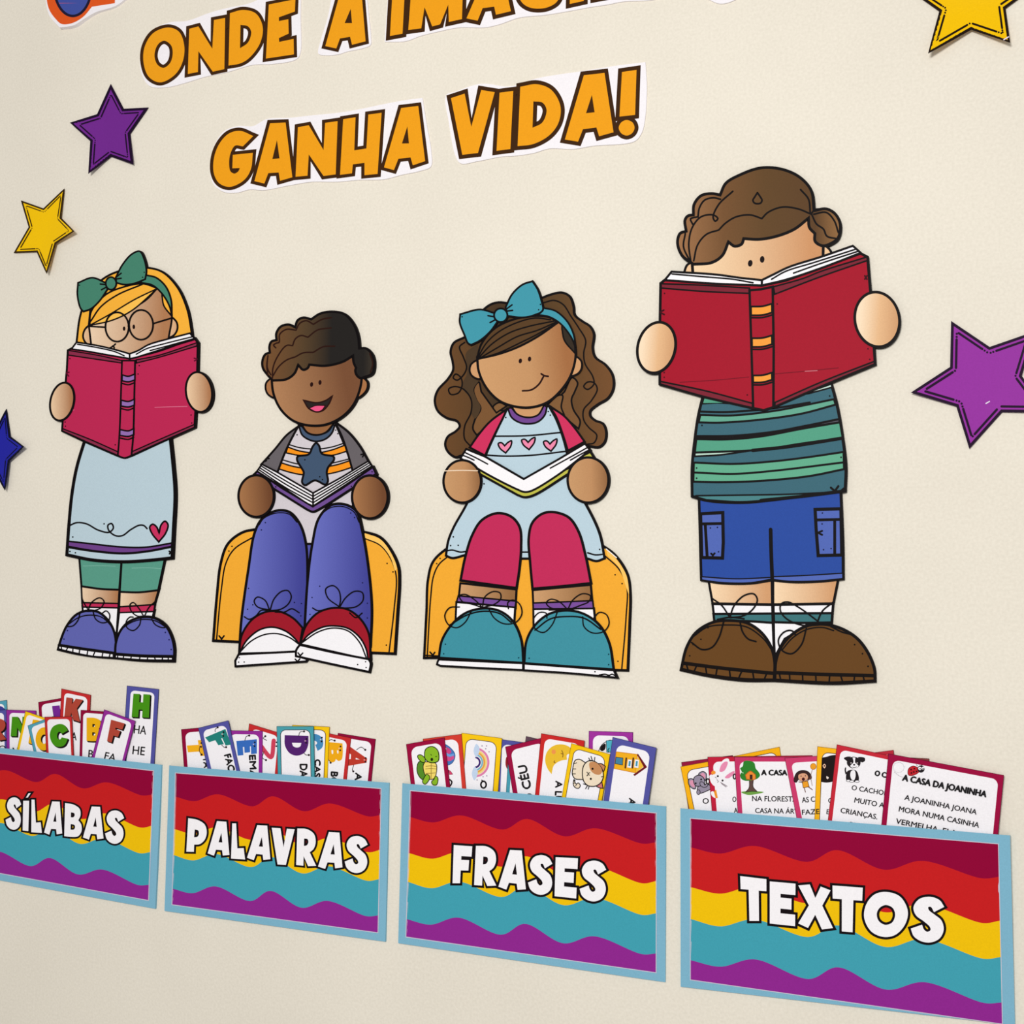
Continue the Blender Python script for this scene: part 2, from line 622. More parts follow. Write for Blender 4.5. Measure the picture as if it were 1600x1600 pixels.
# ------------------------------------------------------------------ stars
def star(label, pts, c, lc, w, wi, ins, lift, fleck=None, mid=None):
    P = [tuple(map(float, q.split(','))) for q in pts.split()]
    cx, cy = sum(q[0] for q in P) / 10, sum(q[1] for q in P) / 10
    R = max(math.dist(q, (cx, cy)) for q in P)

    def depth(x, y):
        d = 0.0014
        for ax, ay, k in lift:
            L = math.hypot(ax, ay)
            s = ((x - cx) * ax + (y - cy) * ay) / L / R
            if s > 0.05:
                d += k * (s - 0.05) ** 1.6
        return d
    t = Thing('paper_star', label, 'star', (cx, cy), depth, 'paper stars on the wall', thick=0.0004, single=True)
    p = t.part('paper_star')
    # finely cut so that the paper can curl
    dense = []
    for i in range(10):
        a, b = P[i], P[(i + 1) % 10]
        dense += [(a[0] + (b[0] - a[0]) * k / 8, a[1] + (b[1] - a[1]) * k / 8) for k in range(8)]
    t.z += STEP
    s = p.slot(c)
    rings = [p.add([(cx + (q[0] - cx) * f, cy + (q[1] - cy) * f) for q in dense], t.z) for f in (0.02, 0.25, 0.5, 0.75, 1)]
    p.face(rings[0], s)
    for r0, r1 in zip(rings, rings[1:]):
        for i in range(len(dense)):
            p.face([r0[i - 1], r0[i], r1[i], r1[i - 1]], s)
    edge = [q for q in dense]
    p.ribbon(edge, w, lc, True)
    A, B = offset_sides(edge, w / 2, True)
    p.skirt(A if abs(signed_area(A)) > abs(signed_area(B)) else B, t.z, lc)
    A, B = offset_sides(P, ins, True)
    I = A if abs(signed_area(A)) < abs(signed_area(B)) else B
    for i in range(10):
        a, b = I[i], I[(i + 1) % 10]

        def at(f):
            return (a[0] + (b[0] - a[0]) * f, a[1] + (b[1] - a[1]) * f)
        f0, f1 = ((0.06, 0.8), (0.2, 0.95), (0.1, 0.9))[i % 3]
        p.ribbon([at(f0 + (f1 - f0) * k / 5) for k in range(6)], wi, lc)
        for f in ((0.87, 0.95), (0.05, 0.12), (0.97,))[i % 3]:
            x, y = at(f)
            p.dots('%f,%f' % (x, y), wi * 0.5, lc)
    if fleck:
        p.ribbon(fleck, 1.8, (235, 220, 240))
    t.build()


star('small purple paper star with curled left tip, upper left beside the word ONDE',
     '173,135.5 192,172 228.2,170 201.2,208.7 206,254.2 173,242.5 140,267.5 143,219.5 113,192.5 153,180', (114, 42, 142), (30, 10, 40), 4.0, 2.1, 5.5, ((-1, .15, .012), (.6, .8, .003)))
star('small yellow paper star above the blonde child in glasses',
     '34.4,315 68,327 99.4,297 94,340.5 113.8,361 86,380 72.5,425 58,392.5 23.4,394 46,355', (246, 196, 8), (50, 32, 8), 2.5, 1.6, 4, ((1, .35, .018), (.1, 1, .003)))
star('blue paper star cut by the left edge',
     '9.4,642 14.7,682.5 35,698 13,720 7,763 -10,731 -44,742 -24,703 -42,662 -8,676', (36, 38, 160), (10, 10, 36), 3.2, 1.6, 4.5, ((1, .3, .016),))
star('large purple paper star at the right edge, beside the child with the crimson book',
     '1488.2,505.5 1546,544.5 1614.4,520.8 1594,587.5 1635.5,642.8 1565,642 1515.5,697 1496,633.5 1427.8,612.8 1486.7,574.5', (150, 50, 160), (32, 6, 38), 4.4, 3.6, 7, ((-1, .35, .003), (1, -.2, .004)),
     fleck=[(1540.5, 630.5), (1546, 627.3)])  # glint of light on the paper, painted as a short pale line
star('large yellow paper star cut by the top edge, upper right corner',
     '1425,-15 1470,16.5 1453,79.8 1517.5,44 1576,63.6 1569,12 1612,-19 1558,-28 1522,-82 1498,-26', (243, 192, 6), (30, 18, 12), 4.2, 3.2, 7.5, ((.3, 1, .010), (-.3, 1, .006)),
     fleck=[(1568.5, 62), (1576, 57.5)])

# ------------------------------------------------------------------ the four reading children, each one paper cutout
GRP_C = 'cut-out children reading'
SOCKW = (249, 246, 249)

# ---- blonde child, standing, pink book
PK, PKD, PUR = (190, 40, 84), (140, 44, 74), (150, 110, 180)
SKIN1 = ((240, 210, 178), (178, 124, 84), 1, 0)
t = Thing('child_cutout', 'standing paper cutout child with blonde hair, glasses and green bow reading a pink book', 'child cutout', (185, 1030), 0.0018, GRP_C)
t.sw = 1.28
R_, Q_, P_ = (60, 800, .1625), (60, 640, .1875), (60, 380, .1875)
t.crop(*R_)
leg = t.part('leg')
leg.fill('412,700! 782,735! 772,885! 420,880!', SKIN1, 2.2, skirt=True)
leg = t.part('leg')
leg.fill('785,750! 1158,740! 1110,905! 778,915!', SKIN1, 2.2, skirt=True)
for a in ('392,430! 802,430! 778,748! 600,740 414,714!', '802,430! 1220,430! 1152,752! 970,772 782,768!'):
    p = t.part('legging')
    p.fill(a, (90, 156, 136), 2.6, skirt=True)
    t.crop(*R_)
t.parts[-2].lines(.9, '430,520 600,516 740,522', c=(120, 178, 160))
t.parts[-1].lines(.9, '900,540 1040,536 1180,545', c=(120, 178, 160))
for a, b in (('422,905! 768,915! 748,1210! 560,1010! 430,970!', '420,872! 772,880! 768,922! 424,914!'),
             ('778,955! 1112,945! 1098,1015! 900,1060! 752,1210!', '780,912! 1120,890! 1110,957! 776,968!')):
    p = t.part('sock')
    p.fill(a, SOCKW, 2.4, skirt=True)
    p.fill(b, (196, 46, 88), 2)
t.part('leg_seam').line('800,470 790,620 776,800 765,1000 748,1210', 2.6)
BL = (98, 102, 178)
sh = t.part('shoe')
sh.fill('188,1322! 215,1230 270,1100 360,990 460,950 570,960 660,1030 720,1130 745,1250 735,1405! 560,1392 350,1360', BL, 3, skirt=True)
sh.fill('195,1285! 400,1318 722,1362! 722,1402! 520,1388 360,1358 193,1318!', SOCKW, 2.2)
sh.lines(1.6, '225,1330 218,1290', '262,1338 285,1300', '330,1348 332,1308', '392,1358 398,1318', '468,1370 475,1330', '528,1378 545,1340', '612,1390 620,1350', '680,1398 690,1360')
sh.line('198,1280 400,1312 735,1358', 3.6)
sh.lines(1.5, '275,1090 380,1018 480,992 600,1008 690,1085 730,1160')
sh.dots('278,1140 245,1222', 1.2, (30, 30, 90))
sh2 = t.part('shoe')
sh2.fill('738,1405! 745,1260 790,1140 870,1055 990,1012 1120,1022 1220,1090 1280,1200 1305,1310 1302,1436! 1000,1430', BL, 3, skirt=True)
sh2.fill('738,1370! 1000,1388 1292,1396! 1290,1426! 1000,1422 738,1404!', SOCKW, 2.2)
sh2.lines(1.6, '758,1410 765,1372', '812,1415 822,1378', '885,1420 895,1385', '970,1426 978,1388', '1045,1430 1052,1392', '1130,1432 1115,1396', '1185,1434 1195,1398', '1245,1434 1250,1400')
sh2.line('735,1366 1000,1384 1300,1390', 3.8)
sh2.line('745,1290 760,1180 860,1080 980,1035 1120,1045 1230,1110', 1.5)
sh2.dots('1220,1158 1256,1228 1276,1322', 1.2, (30, 30, 90))
la = t.part('laces', sh)
la.lines(1.5, '478,940 440,880 415,825', '480,940 510,870 590,825 630,860 600,920 540,945 480,942', '400,960 380,1040 330,1095 270,1102',
         '525,960 550,1030 610,1065 670,1050 685,990 650,950 615,972', '420,945 460,955 560,950')
la = t.part('laces', sh2)
la.lines(1.5, '1010,1000 960,920 910,870 880,890 890,950 950,1000 1010,1000', '1020,1000 1060,920 1125,858', '985,1020 970,1090 910,1140 850,1110 845,1050 880,1010 910,1010',
         '1090,1030 1120,1080 1180,1110 1215,1112', '960,1010 1040,1000 1110,1005')
t.crop(*Q_)
p = t.part('dress')
p.fill('395,230! 320,480 280,700 255,950 237,1210! 450,1253 700,1268 900,1258 1113,1236! 1125,1000 1138,700 1120,450 1095,210!', (188, 208, 218), 4, skirt=True)
p.fill('248,1097! 430,1117 700,1145 900,1146 1112,1112! 1110,1140! 900,1180 700,1196 430,1172 246,1140!', (112, 66, 138), 2.2)
p.line('242,1150 430,1180 700,1203 900,1187 1110,1148', 1.5)
p.line('262,965 320,942 400,952 500,1005 590,1022 625,985 610,950 580,962 585,1005 640,1050 700,1050 770,1000 840,964 880,967 905,992', 2)
p.fill('1006,1030! 985,978 952,955 928,978 948,1035 1003,1103! 1060,1030 1080,960 1055,930 1022,962', (204, 50, 96), 2.2)
p.dots('547,952 286,1062 262,1182 308,1193', 1.3)
p.lines(2, '1090,1180 1108,1200', '1108,1180 1092,1202')
t.crop(*P_)
YEL = (250, 180, 60)
h = t.part('hair')
h.fill('316,840! 350,600 420,420 550,290 700,225 880,203 1030,238 1160,370 1240,550 1270,700 1282,795! 1100,900! 500,900!', YEL, 2.6, skirt=True)
for a in ('440,680 390,715 372,780 400,835 450,850 460,760', '1100,615 1150,655 1158,715 1125,770 1070,785 1080,690'):
    e = t.part('ear')
    e.fill(a, ((236, 196, 156), (214, 164, 120), 1, 0), 2.4)
p = t.part('face')
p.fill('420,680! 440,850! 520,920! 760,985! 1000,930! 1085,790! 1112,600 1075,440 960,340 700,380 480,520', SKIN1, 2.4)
p.el(714, 712, 11, 18, (30, 14, 12))
p.el(795, 697, 11, 19, (30, 14, 12))
p.lines(2, '598,872 622,858 642,840', '620,855 632,870 625,890')
hb = t.part('fringe', h)
hb.fill('1030,440! 1045,520 1108,605! 1110,540 1085,480 1030,420!', YEL, 2)
hb.fill('428,685! 440,570 560,430 700,368 870,338 990,375! 900,470 750,560 600,625 428,685!', YEL, 2.2)
hb.fill('428,685! 620,640 780,560 990,378! 800,470 600,590 428,685!', (255, 196, 84), 1.8)
hb.lines(2, '436,650 520,530 660,430 865,343', '430,560 418,690')
GRN = (70, 132, 110)
b = t.part('headband')
b.fill('890,265! 980,287 1060,360 1105,470 1112,605! 1090,520 1030,420 950,350 850,328!', GRN, 2.2)
b = t.part('hair_bow')
b.fill('560,330! 450,288 330,330! 325,430 350,540 375,570! 440,545 510,480 575,385!', GRN, 2.2, skirt=True)
b.fill('645,285! 700,180 780,90 845,68 880,130 900,230 890,300! 800,335 720,345 650,330!', GRN, 2.2, skirt=True)
b.el(605, 335, 44, 52, GRN, 2.2)
b.lines(1.8, '690,250 645,285', '690,292 652,298', '515,340 560,345', '525,388 562,368')
b.dots('342,350 882,242 868,284', 1.1)
g = t.part('glasses')
g.el(655, 698, 97, 122, None, 2.2)
g.el(855, 680, 100, 124, None, 2.2)
g.lines(2, '420,692 560,700', '955,670 1105,625', '748,690 758,690')
bk = t.part('book')
bk.fill('245,893! 285,872! 500,915 760,960! 1000,900 1300,790! 1328,830! 1320,1200! 1300,1534! 1000,1668! 775,1772! 715,1788 660,1772! 400,1660! 197,1564! 215,1300! 237,1050!', PK, 2.6, skirt=True)
bk.fill('248,893! 500,935 695,978! 693,998! 450,962 248,932!', PKD, 1.6)
bk.fill('815,972! 1000,935 1325,828! 1318,858! 1000,952 818,998!', PKD, 1.6)
bk.fill('200,1545! 430,1635 662,1738! 660,1768! 400,1655 197,1562!', PKD, 1.6)
bk.fill('778,1738! 1000,1640 1300,1510! 1300,1534! 1000,1666 775,1768!', PKD, 1.6)
bk.dots('262,962 222,1490 225,1525 840,1020 830,1090 1272,1432 1278,1498 640,1680', 1.1)
bk.lines(1.6, '232,1080 255,1075', '235,1085 252,1108', '1298,958 1322,965', '1300,980 1318,972', c=(90, 10, 40))
bk.lines(.7, '970,1368 1100,1364 1240,1360', c=(226, 120, 150))
bk.lines(.6, '240,1396 300,1390', c=(220, 110, 140))
pg = t.part('pages', bk, 'white page edges')
pg.fill('275,882! 318,825! 500,855 650,890 760,922! 760,962! 600,935 400,900 275,882!', SOCKW, 2.2)
pg.fill('760,922! 830,895 920,845 1080,798 1262,750! 1305,800! 1100,862 900,925 800,955 760,962!', SOCKW, 2.2)
pg.lines(1.7, '325,842 500,872 640,905 715,938', '815,925 900,880 1060,835 1290,778', '930,895 1080,855 1295,795')
sp = t.part('spine', bk)
sp.fill('697,978! 805,978! 800,1200 790,1590 775,1770! 717,1790 662,1770! 675,1600 690,1200', PK, 2.2)
for y in (1095, 1305, 1550):
    k = (y - 1095) * .042
    q = '%f,%f! 750,%f %f,%f! %f,%f! 750,%f %f,%f!' % (698 - k, y + 3, y + 14, 804 - k / 2, y - 5, 803 - k / 2, y + 45, y + 60, 697 - k, y + 52)
    sp.fill(q, PUR, 2)
    sp.line('%f,%f 750,%f %f,%f' % (697 - k, y + 73, y + 85, 802 - k / 2, y + 66), 1.8)
for cx, cy, rx, ry, ro in ((197, 1320, 97, 160, 12), (1338, 1240, 108, 167, -8)):
    h = t.part('hand')
    h.el(cx, cy, rx, ry, ((244, 210, 172), (176, 122, 84), 1, .1), 2.6, ro, skirt=True)
t.build()

# ---- dark haired child sitting, star shirt
t = Thing('child_cutout', 'sitting paper cutout child with dark curls and star shirt, laughing over a purple book', 'child cutout', (480, 1045), 0.0018, GRP_C)
t.sw = 1.28
S_, U_, V_ = (360, 470, .175), (360, 640, .175), (320, 780, .2)
CH = (245, 172, 52)
t.crop(*V_)
p = t.part('armchair')
p.fill('66,1105! 95,750 125,500 180,350 290,262 400,236 800,200! 1240,256 1370,300 1460,410 1512,530 1520,650 1505,900 1485,1207! 800,1180! 270,1115!', CH, 3.4, skirt=True)
p.lines(1.8, '92,1095 130,700 165,500 230,390 385,292', '1250,306 1370,360 1450,460 1495,600 1480,850 1440,1192')
p.fill('1250,265! 1370,312 1455,420 1500,540 1485,560! 1450,455 1370,355 1250,302!', (255, 200, 100))
p.dots('212,368 188,405 1424,502 1470,568 1418,1140', 1.3)
p.lines(2, '112,1068 130,1090', '150,1068 130,1094')
t.crop(*U_)
SH = (212, 204, 210)
p = t.part('shirt')
p.fill('615,130! 930,110! 1010,300 1085,520 1100,700! 1090,900! 740,1197! 660,1197! 330,920! 395,720! 420,545 530,290', SH, 2.4, skirt=True)
p.fill('513,335! 620,370 770,386 900,362 1022,318! 1038,372! 920,406 770,420 620,410 495,386!', (250, 150, 28), 1.8)
p.fill('453,475! 560,507 700,527 850,512 960,490 1068,455! 1086,515! 960,555 850,577 650,582 540,562 424,527!', (250, 150, 28), 1.8)
p.lines(1.6, '528,314 620,340 770,352 900,335 1015,300', '470,450 600,485 770,498 920,475 1062,440')
p.dots('595,225 940,183 958,215', 1.2)
nk = t.part('neck')
nk.fill('635,130! 690,205 770,225 850,203 925,120!', (150, 100, 62), 2)
cl = t.part('collar')
cl.fill('610,140! 640,225 700,268 770,284 850,262 905,210 932,140! 915,135! 870,195 770,228 690,208 640,150!', (68, 86, 112), 2.2)
for a in ('605,150! 500,230 400,350 275,490! 420,560! 480,400 540,270', '935,112! 1050,200 1150,320 1232,462! 1300,580! 1090,540! 1050,400 1000,250'):
    p = t.part('sleeve')
    p.fill(a, (104, 98, 102), 2.6, skirt=True)
    t.crop(*U_)
t.parts[-2].lines(2, '315,440 345,436', '308,462 322,455')
t.parts[-1].lines(2, '1165,402 1190,395', '1180,422 1190,404')
p = t.part('shirt_star')
p.fill('765,298 790,320 815,392 920,420 925,445 870,520 860,560 870,640 850,670 755,632 665,675 640,650 655,560 640,530 595,450 600,420 700,398 735,330', (66, 86, 112), 2.6)
p.dots('665,448 798,600 822,625', 1.2)
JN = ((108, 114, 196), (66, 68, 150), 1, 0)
t.crop(*V_)
p = t.part('jeans')
p.fill('772,352! 846,352! 825,800! 790,800!', (84, 86, 168), 2.2)
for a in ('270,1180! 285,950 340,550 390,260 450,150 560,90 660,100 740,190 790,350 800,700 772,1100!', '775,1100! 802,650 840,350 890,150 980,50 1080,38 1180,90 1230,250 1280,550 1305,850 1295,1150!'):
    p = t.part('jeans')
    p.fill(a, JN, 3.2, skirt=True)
    if a[0] == '2':
        p.line('425,200 460,150 560,108 660,118 720,180', 1.4)
        p.dots('473,183 442,240 342,697 375,825 334,860 700,807 755,815 750,912', 1.2, (24, 24, 70))
    else:
        p.line('905,120 985,66 1080,58 1165,100 1205,180', 1.4)
        p.dots('1140,108 1170,143 898,680 838,768 1232,653 1270,813 1270,928 822,900', 1.2, (24, 24, 70))
RD = (160, 26, 42)
sh = t.part('sneaker')
sh.fill('268,1195! 290,1060 370,940 480,880 590,880 690,930 764,1005! 742,1140! 600,1150!', RD, 2.6, skirt=True)
sh.fill('268,1205! 330,1100 430,1020 530,1000 630,1030 700,1085 740,1135! 722,1192!', SOCKW, 2.2)
sh.line('274,1195 360,1110 460,1060 560,1050 660,1080 738,1135', 1.8)
sh.fill('265,1212! 718,1190! 722,1225! 802,1250! 790,1268! 240,1306! 238,1262!', SOCKW, 2.8, skirt=True)
sh.dots('270,1238 264,1273 308,1272', 1.2)
sh.lines(1.8, '706,1250 724,1268', '742,1248 722,1272')
sh2 = t.part('sneaker')
sh2.fill('745,1130! 790,990 880,890 1000,850 1110,860 1210,930 1280,1050 1294,1250!', RD, 2.6, skirt=True)
sh2.fill('748,1132! 810,1060 920,1000 1010,990 1120,1010 1210,1080 1260,1170 1276,1252!', SOCKW, 2.2)
sh2.line('758,1122 880,1040 1000,1007 1120,1030 1210,1120 1260,1235', 1.8)
sh2.fill('742,1138! 1000,1196 1280,1250! 1296,1282 1285,1350! 1000,1290 712,1226! 714,1180', SOCKW, 2.8, skirt=True)
sh2.dots('1256,1270 1194,1292 1260,1315', 1.2)
sh2.lines(1.8, '728,1200 745,1222', '765,1202 743,1226')
la = t.part('laces', sh)
la.lines(1.6, '505,865 470,790 410,765 385,795 410,840 505,865', '510,865 540,780 600,720 650,715 675,760 650,820 590,860 510,870', '308,918 345,938 400,910 440,868 500,870', '550,882 620,882 680,856 737,887')
la = t.part('laces', sh2)
la.lines(1.6, '1050,840 960,770 945,700 1000,675 1045,710 1060,780 1050,840', '1055,840 1100,770 1170,720 1230,730 1235,790 1180,840 1060,852', '842,850 880,870 940,862 1000,848 1060,850', '1130,888 1180,925 1228,890')
t.crop(*S_)
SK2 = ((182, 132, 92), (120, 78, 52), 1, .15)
for a in ('380,690 322,728 315,790 340,840 400,865', '1165,685 1220,720 1222,780 1190,830 1135,865'):
    t.part('ear').fill(a, (168, 112, 70), 2.4, skirt=True)
p = t.part('face')
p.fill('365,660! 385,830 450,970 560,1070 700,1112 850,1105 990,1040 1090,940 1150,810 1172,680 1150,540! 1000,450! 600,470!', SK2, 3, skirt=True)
p.el(725, 747, 14, 21, (40, 14, 12), rot=10)
p.el(800, 729, 14, 21, (40, 14, 12), rot=5)
m = t.part('mouth', p)
m.fill('653,888! 770,910 850,890 910,850! 880,920 825,980 765,992 700,962', (40, 34, 32), 1.8, (40, 14, 12))
m.fill('703,960! 760,936 848,935! 815,978 765,990', (238, 86, 134), 1.2, (40, 14, 12))
h = t.part('hair')
HR2 = ((118, 80, 48), (36, 32, 30), 1, 0, ((.05, (118, 80, 48)), (.38, (84, 64, 42)), (.62, (36, 33, 31)), (.9, (36, 33, 31)), (1.0, (62, 54, 44))))
h.fill('375,708! 330,660 290,600 285,540 310,480 352,462! 348,410 365,365 412,350! 410,290 450,230 520,212 578,236! 600,175 650,150 722,165! 800,115 910,97 1020,120 1100,210 1140,320 1150,425! '
       '1210,425 1265,480 1283,560 1265,650 1200,680 1160,690 1125,660 1115,620 1122,600! 1100,550 1095,490! 1000,545 850,580 705,570! 690,600 650,616 605,573! 570,650 500,700 375,712!', HR2, 3, skirt=True)
DB = (44, 20, 14)
h.lines(1.8, '375,690 380,600 420,500 500,400 555,400! 580,340 630,310 692,325! 780,260 900,242', '380,670 430,590 500,530 580,500! 650,465 740,460! 830,410 930,405',
        '335,665 325,580 335,490', '360,660 330,600 330,520', '405,420 385,395 410,378! 435,370 440,300 500,255 585,262! 620,200 680,178 740,210! 820,165 900,150', '1245,470 1270,560 1250,640', c=DB)
t.crop(*U_)
bk = t.part('book')
bk.fill('212,578! 240,550! 460,700! 735,864! 1000,700! 1272,512! 1302,575! 1100,695! 800,885 735,912 680,890! 400,715!', (112, 78, 146), 2.8, skirt=True)
bk.dots('405,690 1265,555 1080,685', 1.2)
pg = t.part('pages', bk, 'white page edges')
pg.fill('280,488! 420,560! 738,745! 738,862! 690,840 560,755 238,550!', SOCKW, 2.2)
pg.fill('738,745! 1000,600! 1230,460! 1272,512! 1000,690 738,862!', SOCKW, 2.2)
pg.lines(1.7, '272,502 500,640 738,775', '262,520 500,670 738,803', '252,536 500,700 738,832', '738,775 1000,622 1240,475', '738,803 1000,645 1252,490', '738,832 1000,668 1262,503')
for cx, cy, rx, ry in ((230, 772, 158, 186), (1245, 780, 159, 192)):
    h = t.part('hand')
    h.el(cx, cy, rx, ry, ((172, 120, 78), (112, 70, 44), 1, .1), 3, skirt=True)
t.build()

# ---- child with long wavy brown hair sitting
t = Thing('child_cutout', 'sitting paper cutout child with long wavy brown hair, teal bow and heart shirt', 'child cutout', (825, 1055), 0.0018, GRP_C)
t.sw = 1.28
W_, X_, Y_ = (660, 420, .2), (660, 620, .2125), (650, 780, .21875)
t.crop(*Y_)
p = t.part('armchair')
p.fill('58,1133! 75,800 85,580 120,450 210,360 400,250! 1150,250! 1335,335 1430,410 1510,540 1530,680 1525,900 1512,1223! 800,1200! 160,1132!', CH, 3.2, skirt=True)
p.lines(1.8, '80,1125 105,700 125,550 165,465 240,400', '1350,405 1450,500 1505,620 1500,850 1470,1210', '62,1115 160,1120')
p.fill('1360,365! 1440,440 1505,550 1520,680 1505,640! 1450,490 1370,405!', (255, 200, 100))
p.line('1358,355 1432,418', 1.2, (250, 244, 236))
p.dots('172,423 148,460 1422,540 1472,603 1442,1158', 1.3)
p.lines(2, '100,1092 118,1112', '134,1094 118,1118')
t.crop(*W_)
HR3 = ((110, 74, 42), (92, 62, 36), 1, 0, ((.0, (110, 74, 42)), (.2, (96, 66, 38)), (.35, (70, 52, 34)), (.7, (92, 66, 38)), (1.0, (118, 78, 44))))
h = t.part('hair')
h.fill('480,318 540,276 600,262 660,268! 800,230! 940,225! 1000,202 1090,186 1150,215 1180,290 1190,360 1250,410 1310,450 1340,510 1330,620 1350,690 1430,750 1485,830 1492,930 1450,1010 1370,1060 1312,1110 1312,1150 1350,1185 1410,1210 '
       '1435,1270 1425,1350 1380,1392 1300,1385! 1200,1500! 400,1500! 310,1460 260,1472 200,1430 178,1370 200,1310 260,1270 292,1230 270,1190 190,1165 120,1110 97,1030 120,950 200,860 240,790 235,720 220,650 245,580 330,535! 400,430!', HR3, 3, skirt=True)
for a in ('440,885 400,940 420,1020 455,1090 410,1180 395,1250 425,1300! 640,1110! 560,1100! 460,960!', '1170,850 1212,890 1190,960 1165,1020 1180,1100 1232,1190 1220,1250! 1000,1070! 1110,960!'):
    h.fill(a, (122, 84, 50), 2.2)
for a in ('600,1045 552,1080 578,1125! 660,1070!', '1060,990 1095,990 1085,1080 1110,1145! 980,1060!'):
    h.fill(a, (128, 90, 54), 2)
h.fill('430,590! 340,660 350,780 345,830 320,880 320,945 385,1020 380,1120 410,1170 455,1085 420,1010 400,940 445,870!', (74, 56, 38))
h.lines(1.8, '330,575 290,610 320,690 345,770 320,830 270,870 240,850 260,822 300,850 310,910 280,970 220,980 205,940 250,920 320,940 380,1020 380,1120 330,1230 330,1330 372,1382',
        '945,265 1030,247 1100,280 1160,370 1220,460 1275,560 1260,660 1270,740 1330,840 1340,900 1290,942 1260,920 1290,885 1340,890 1366,940 1320,1030 1260,1100 1260,1180 1300,1240 1362,1300 1340,1360 1290,1370')
t.crop(*X_)
LB = (188, 210, 222)
p = t.part('dress')
p.fill('622,90! 560,220 470,420 420,560 330,780 230,960 190,1060 173,1168! 220,1186 310,1165! 500,1190! 720,1190! 800,1190! 1000,1200! 1215,1190! 1280,1208 1340,1188! 1300,1000 1200,790 1080,600 1060,400 990,180 930,68!', LB, 3, skirt=True)
p.lines(2, '180,1132 220,1127 280,1142 315,1138', '1215,1147 1270,1162 1330,1158', '715,1142 800,1142', '528,290 770,286 1012,263', '463,428 600,436 800,430 1062,400')
for dx, dy in ((0, 0), (172, -25), (333, -13)):
    p.fill([(x + dx, y + dy, k) for x, y, k in parse('605,360! 582,338 558,343 570,378 612,413! 650,362 655,324 630,335')], (240, 138, 172), 2)
p.dots('613,152 925,108 940,135 227,1030 207,1094 263,1092 1303,1122 453,640', 1.3)
nk = t.part('neck')
nk.fill('650,60! 700,130 770,150 850,135 900,50!', (206, 154, 106), 2)
cl = t.part('collar')
cl.fill('628,85! 655,150 710,187 775,199 850,183 900,133 915,75! 895,62! 850,133 775,152 700,130 655,80!', (114, 70, 144), 2.2)
for a in ('622,90! 500,180 420,270 348,372! 460,432! 520,300 590,160', '930,68! 1040,140 1120,230 1192,330! 1070,396! 1030,270 980,140'):
    t.part('sleeve').fill(a, (208, 50, 94), 2.6, skirt=True)
    t.crop(*X_)
t.crop(*Y_)
SK3 = (196, 146, 100)
LGP = (196, 44, 90)
for leg_, lg, st, so in (('316,600! 717,645! 710,780! 298,770!', '318,580! 350,420 400,260 470,150 580,100 680,125 740,200 750,350 738,500 718,635! 520,608', '302,690! 714,728! 708,772! 290,732!', '288,735! 708,772! 700,900! 282,880!'),
                         ('833,650! 1248,612! 1263,780! 839,790!', '832,640! 815,450 805,280 830,170 900,105 980,92 1090,130 1160,230 1210,400 1250,600! 1040,622', '836,742! 1262,725! 1268,780! 838,784!', '838,785! 1270,780! 1282,900! 840,920!')):
    t.part('leg').fill(leg_, ((206, 158, 112), (150, 106, 66), 1, 0), 2.6, skirt=True)
    p = t.part('legging')
    p.fill(lg, LGP, 3.2, skirt=True)
    p = t.part('sock')
    p.fill(so, SOCKW, 2.6, skirt=True)
    p.fill(st, (122, 78, 156), 2)
TE = (64, 146, 162)
shs = []
for a, l, d, so in (('163,1133! 185,1010 260,890 360,810 490,780 600,800 690,870 750,1000 767,1170!', '240,900 370,825 490,800 600,818 680,880', '210,1036 198,1104 733,1133', '163,1145! 765,1172! 765,1220! 480,1207 175,1190! 150,1180! 155,1160'),
                    ('773,1172! 790,1010 850,900 950,820 1080,795 1200,820 1310,900 1380,1030 1412,1217!', '850,935 960,855 1080,838 1200,850 1320,930', '808,1136 1376,1108 1376,1182', '770,1174! 1412,1222! 1436,1275! 1100,1243 770,1222!')):
    s = t.part('shoe')
    s.fill(a, TE, 3, skirt=True)
    s.line(l, 2)
    s.dots(d, 1.3, (14, 60, 74))
    sl = t.part('sole', s, 'white rubber sole')
    sl.fill(so, SOCKW, 2.6, skirt=True)
    shs.append(s)
t.parts[-3].lines(1.6, '165,1150 185,1175 205,1165 225,1178 240,1168 262,1172') if False else None
t.parts[-1].lines(1.8, '1310,1255 1350,1250 1380,1258 1400,1250 1425,1262', '1278,1232 1279,1233')
la = t.part('laces', shs[0])
la.lines(1.6, '470,770 420,720 350,680 310,690 330,730 400,750 470,772', '475,770 490,700 550,660 600,670 605,710 560,750 480,772', '395,800 350,880 290,918 230,895 205,830 240,775 310,770',
         '520,785 560,850 630,890 710,880 755,820 740,750 690,720 655,740 660,782')
la = t.part('laces', shs[1])
la.lines(1.6, '1080,785 1020,730 960,715 930,740 960,775 1080,790', '1085,785 1120,720 1190,675 1245,690 1235,730 1170,760 1090,790', '1010,805 970,900 910,952 850,925 838,860 880,810 930,815 935,850',
         '1190,840 1200,910 1260,955 1340,945 1378,890 1360,825 1310,808 1270,845', '950,792 1080,788 1160,800')
t.crop(*W_)
SKF = ((212, 164, 118), (176, 122, 78), 1, .1, ((.1, (206, 156, 108)), (.6, (196, 146, 100)), (.95, (164, 108, 66))))
for a in ('440,715 382,745 370,800 392,840 450,860', '1190,685 1240,720 1242,780 1210,822 1150,835'):
    t.part('ear').fill(a, (206, 154, 108), 2.4)
p = t.part('face')
p.fill('428,690! 440,800 500,930 600,1030 720,1075 850,1082 980,1040 1090,940 1160,830 1197,680 1180,560 1100,440 1030,390! 800,430! 460,620!', SKF, 3, skirt=True)
p.el(765, 720, 13, 19, (36, 12, 10), rot=10)
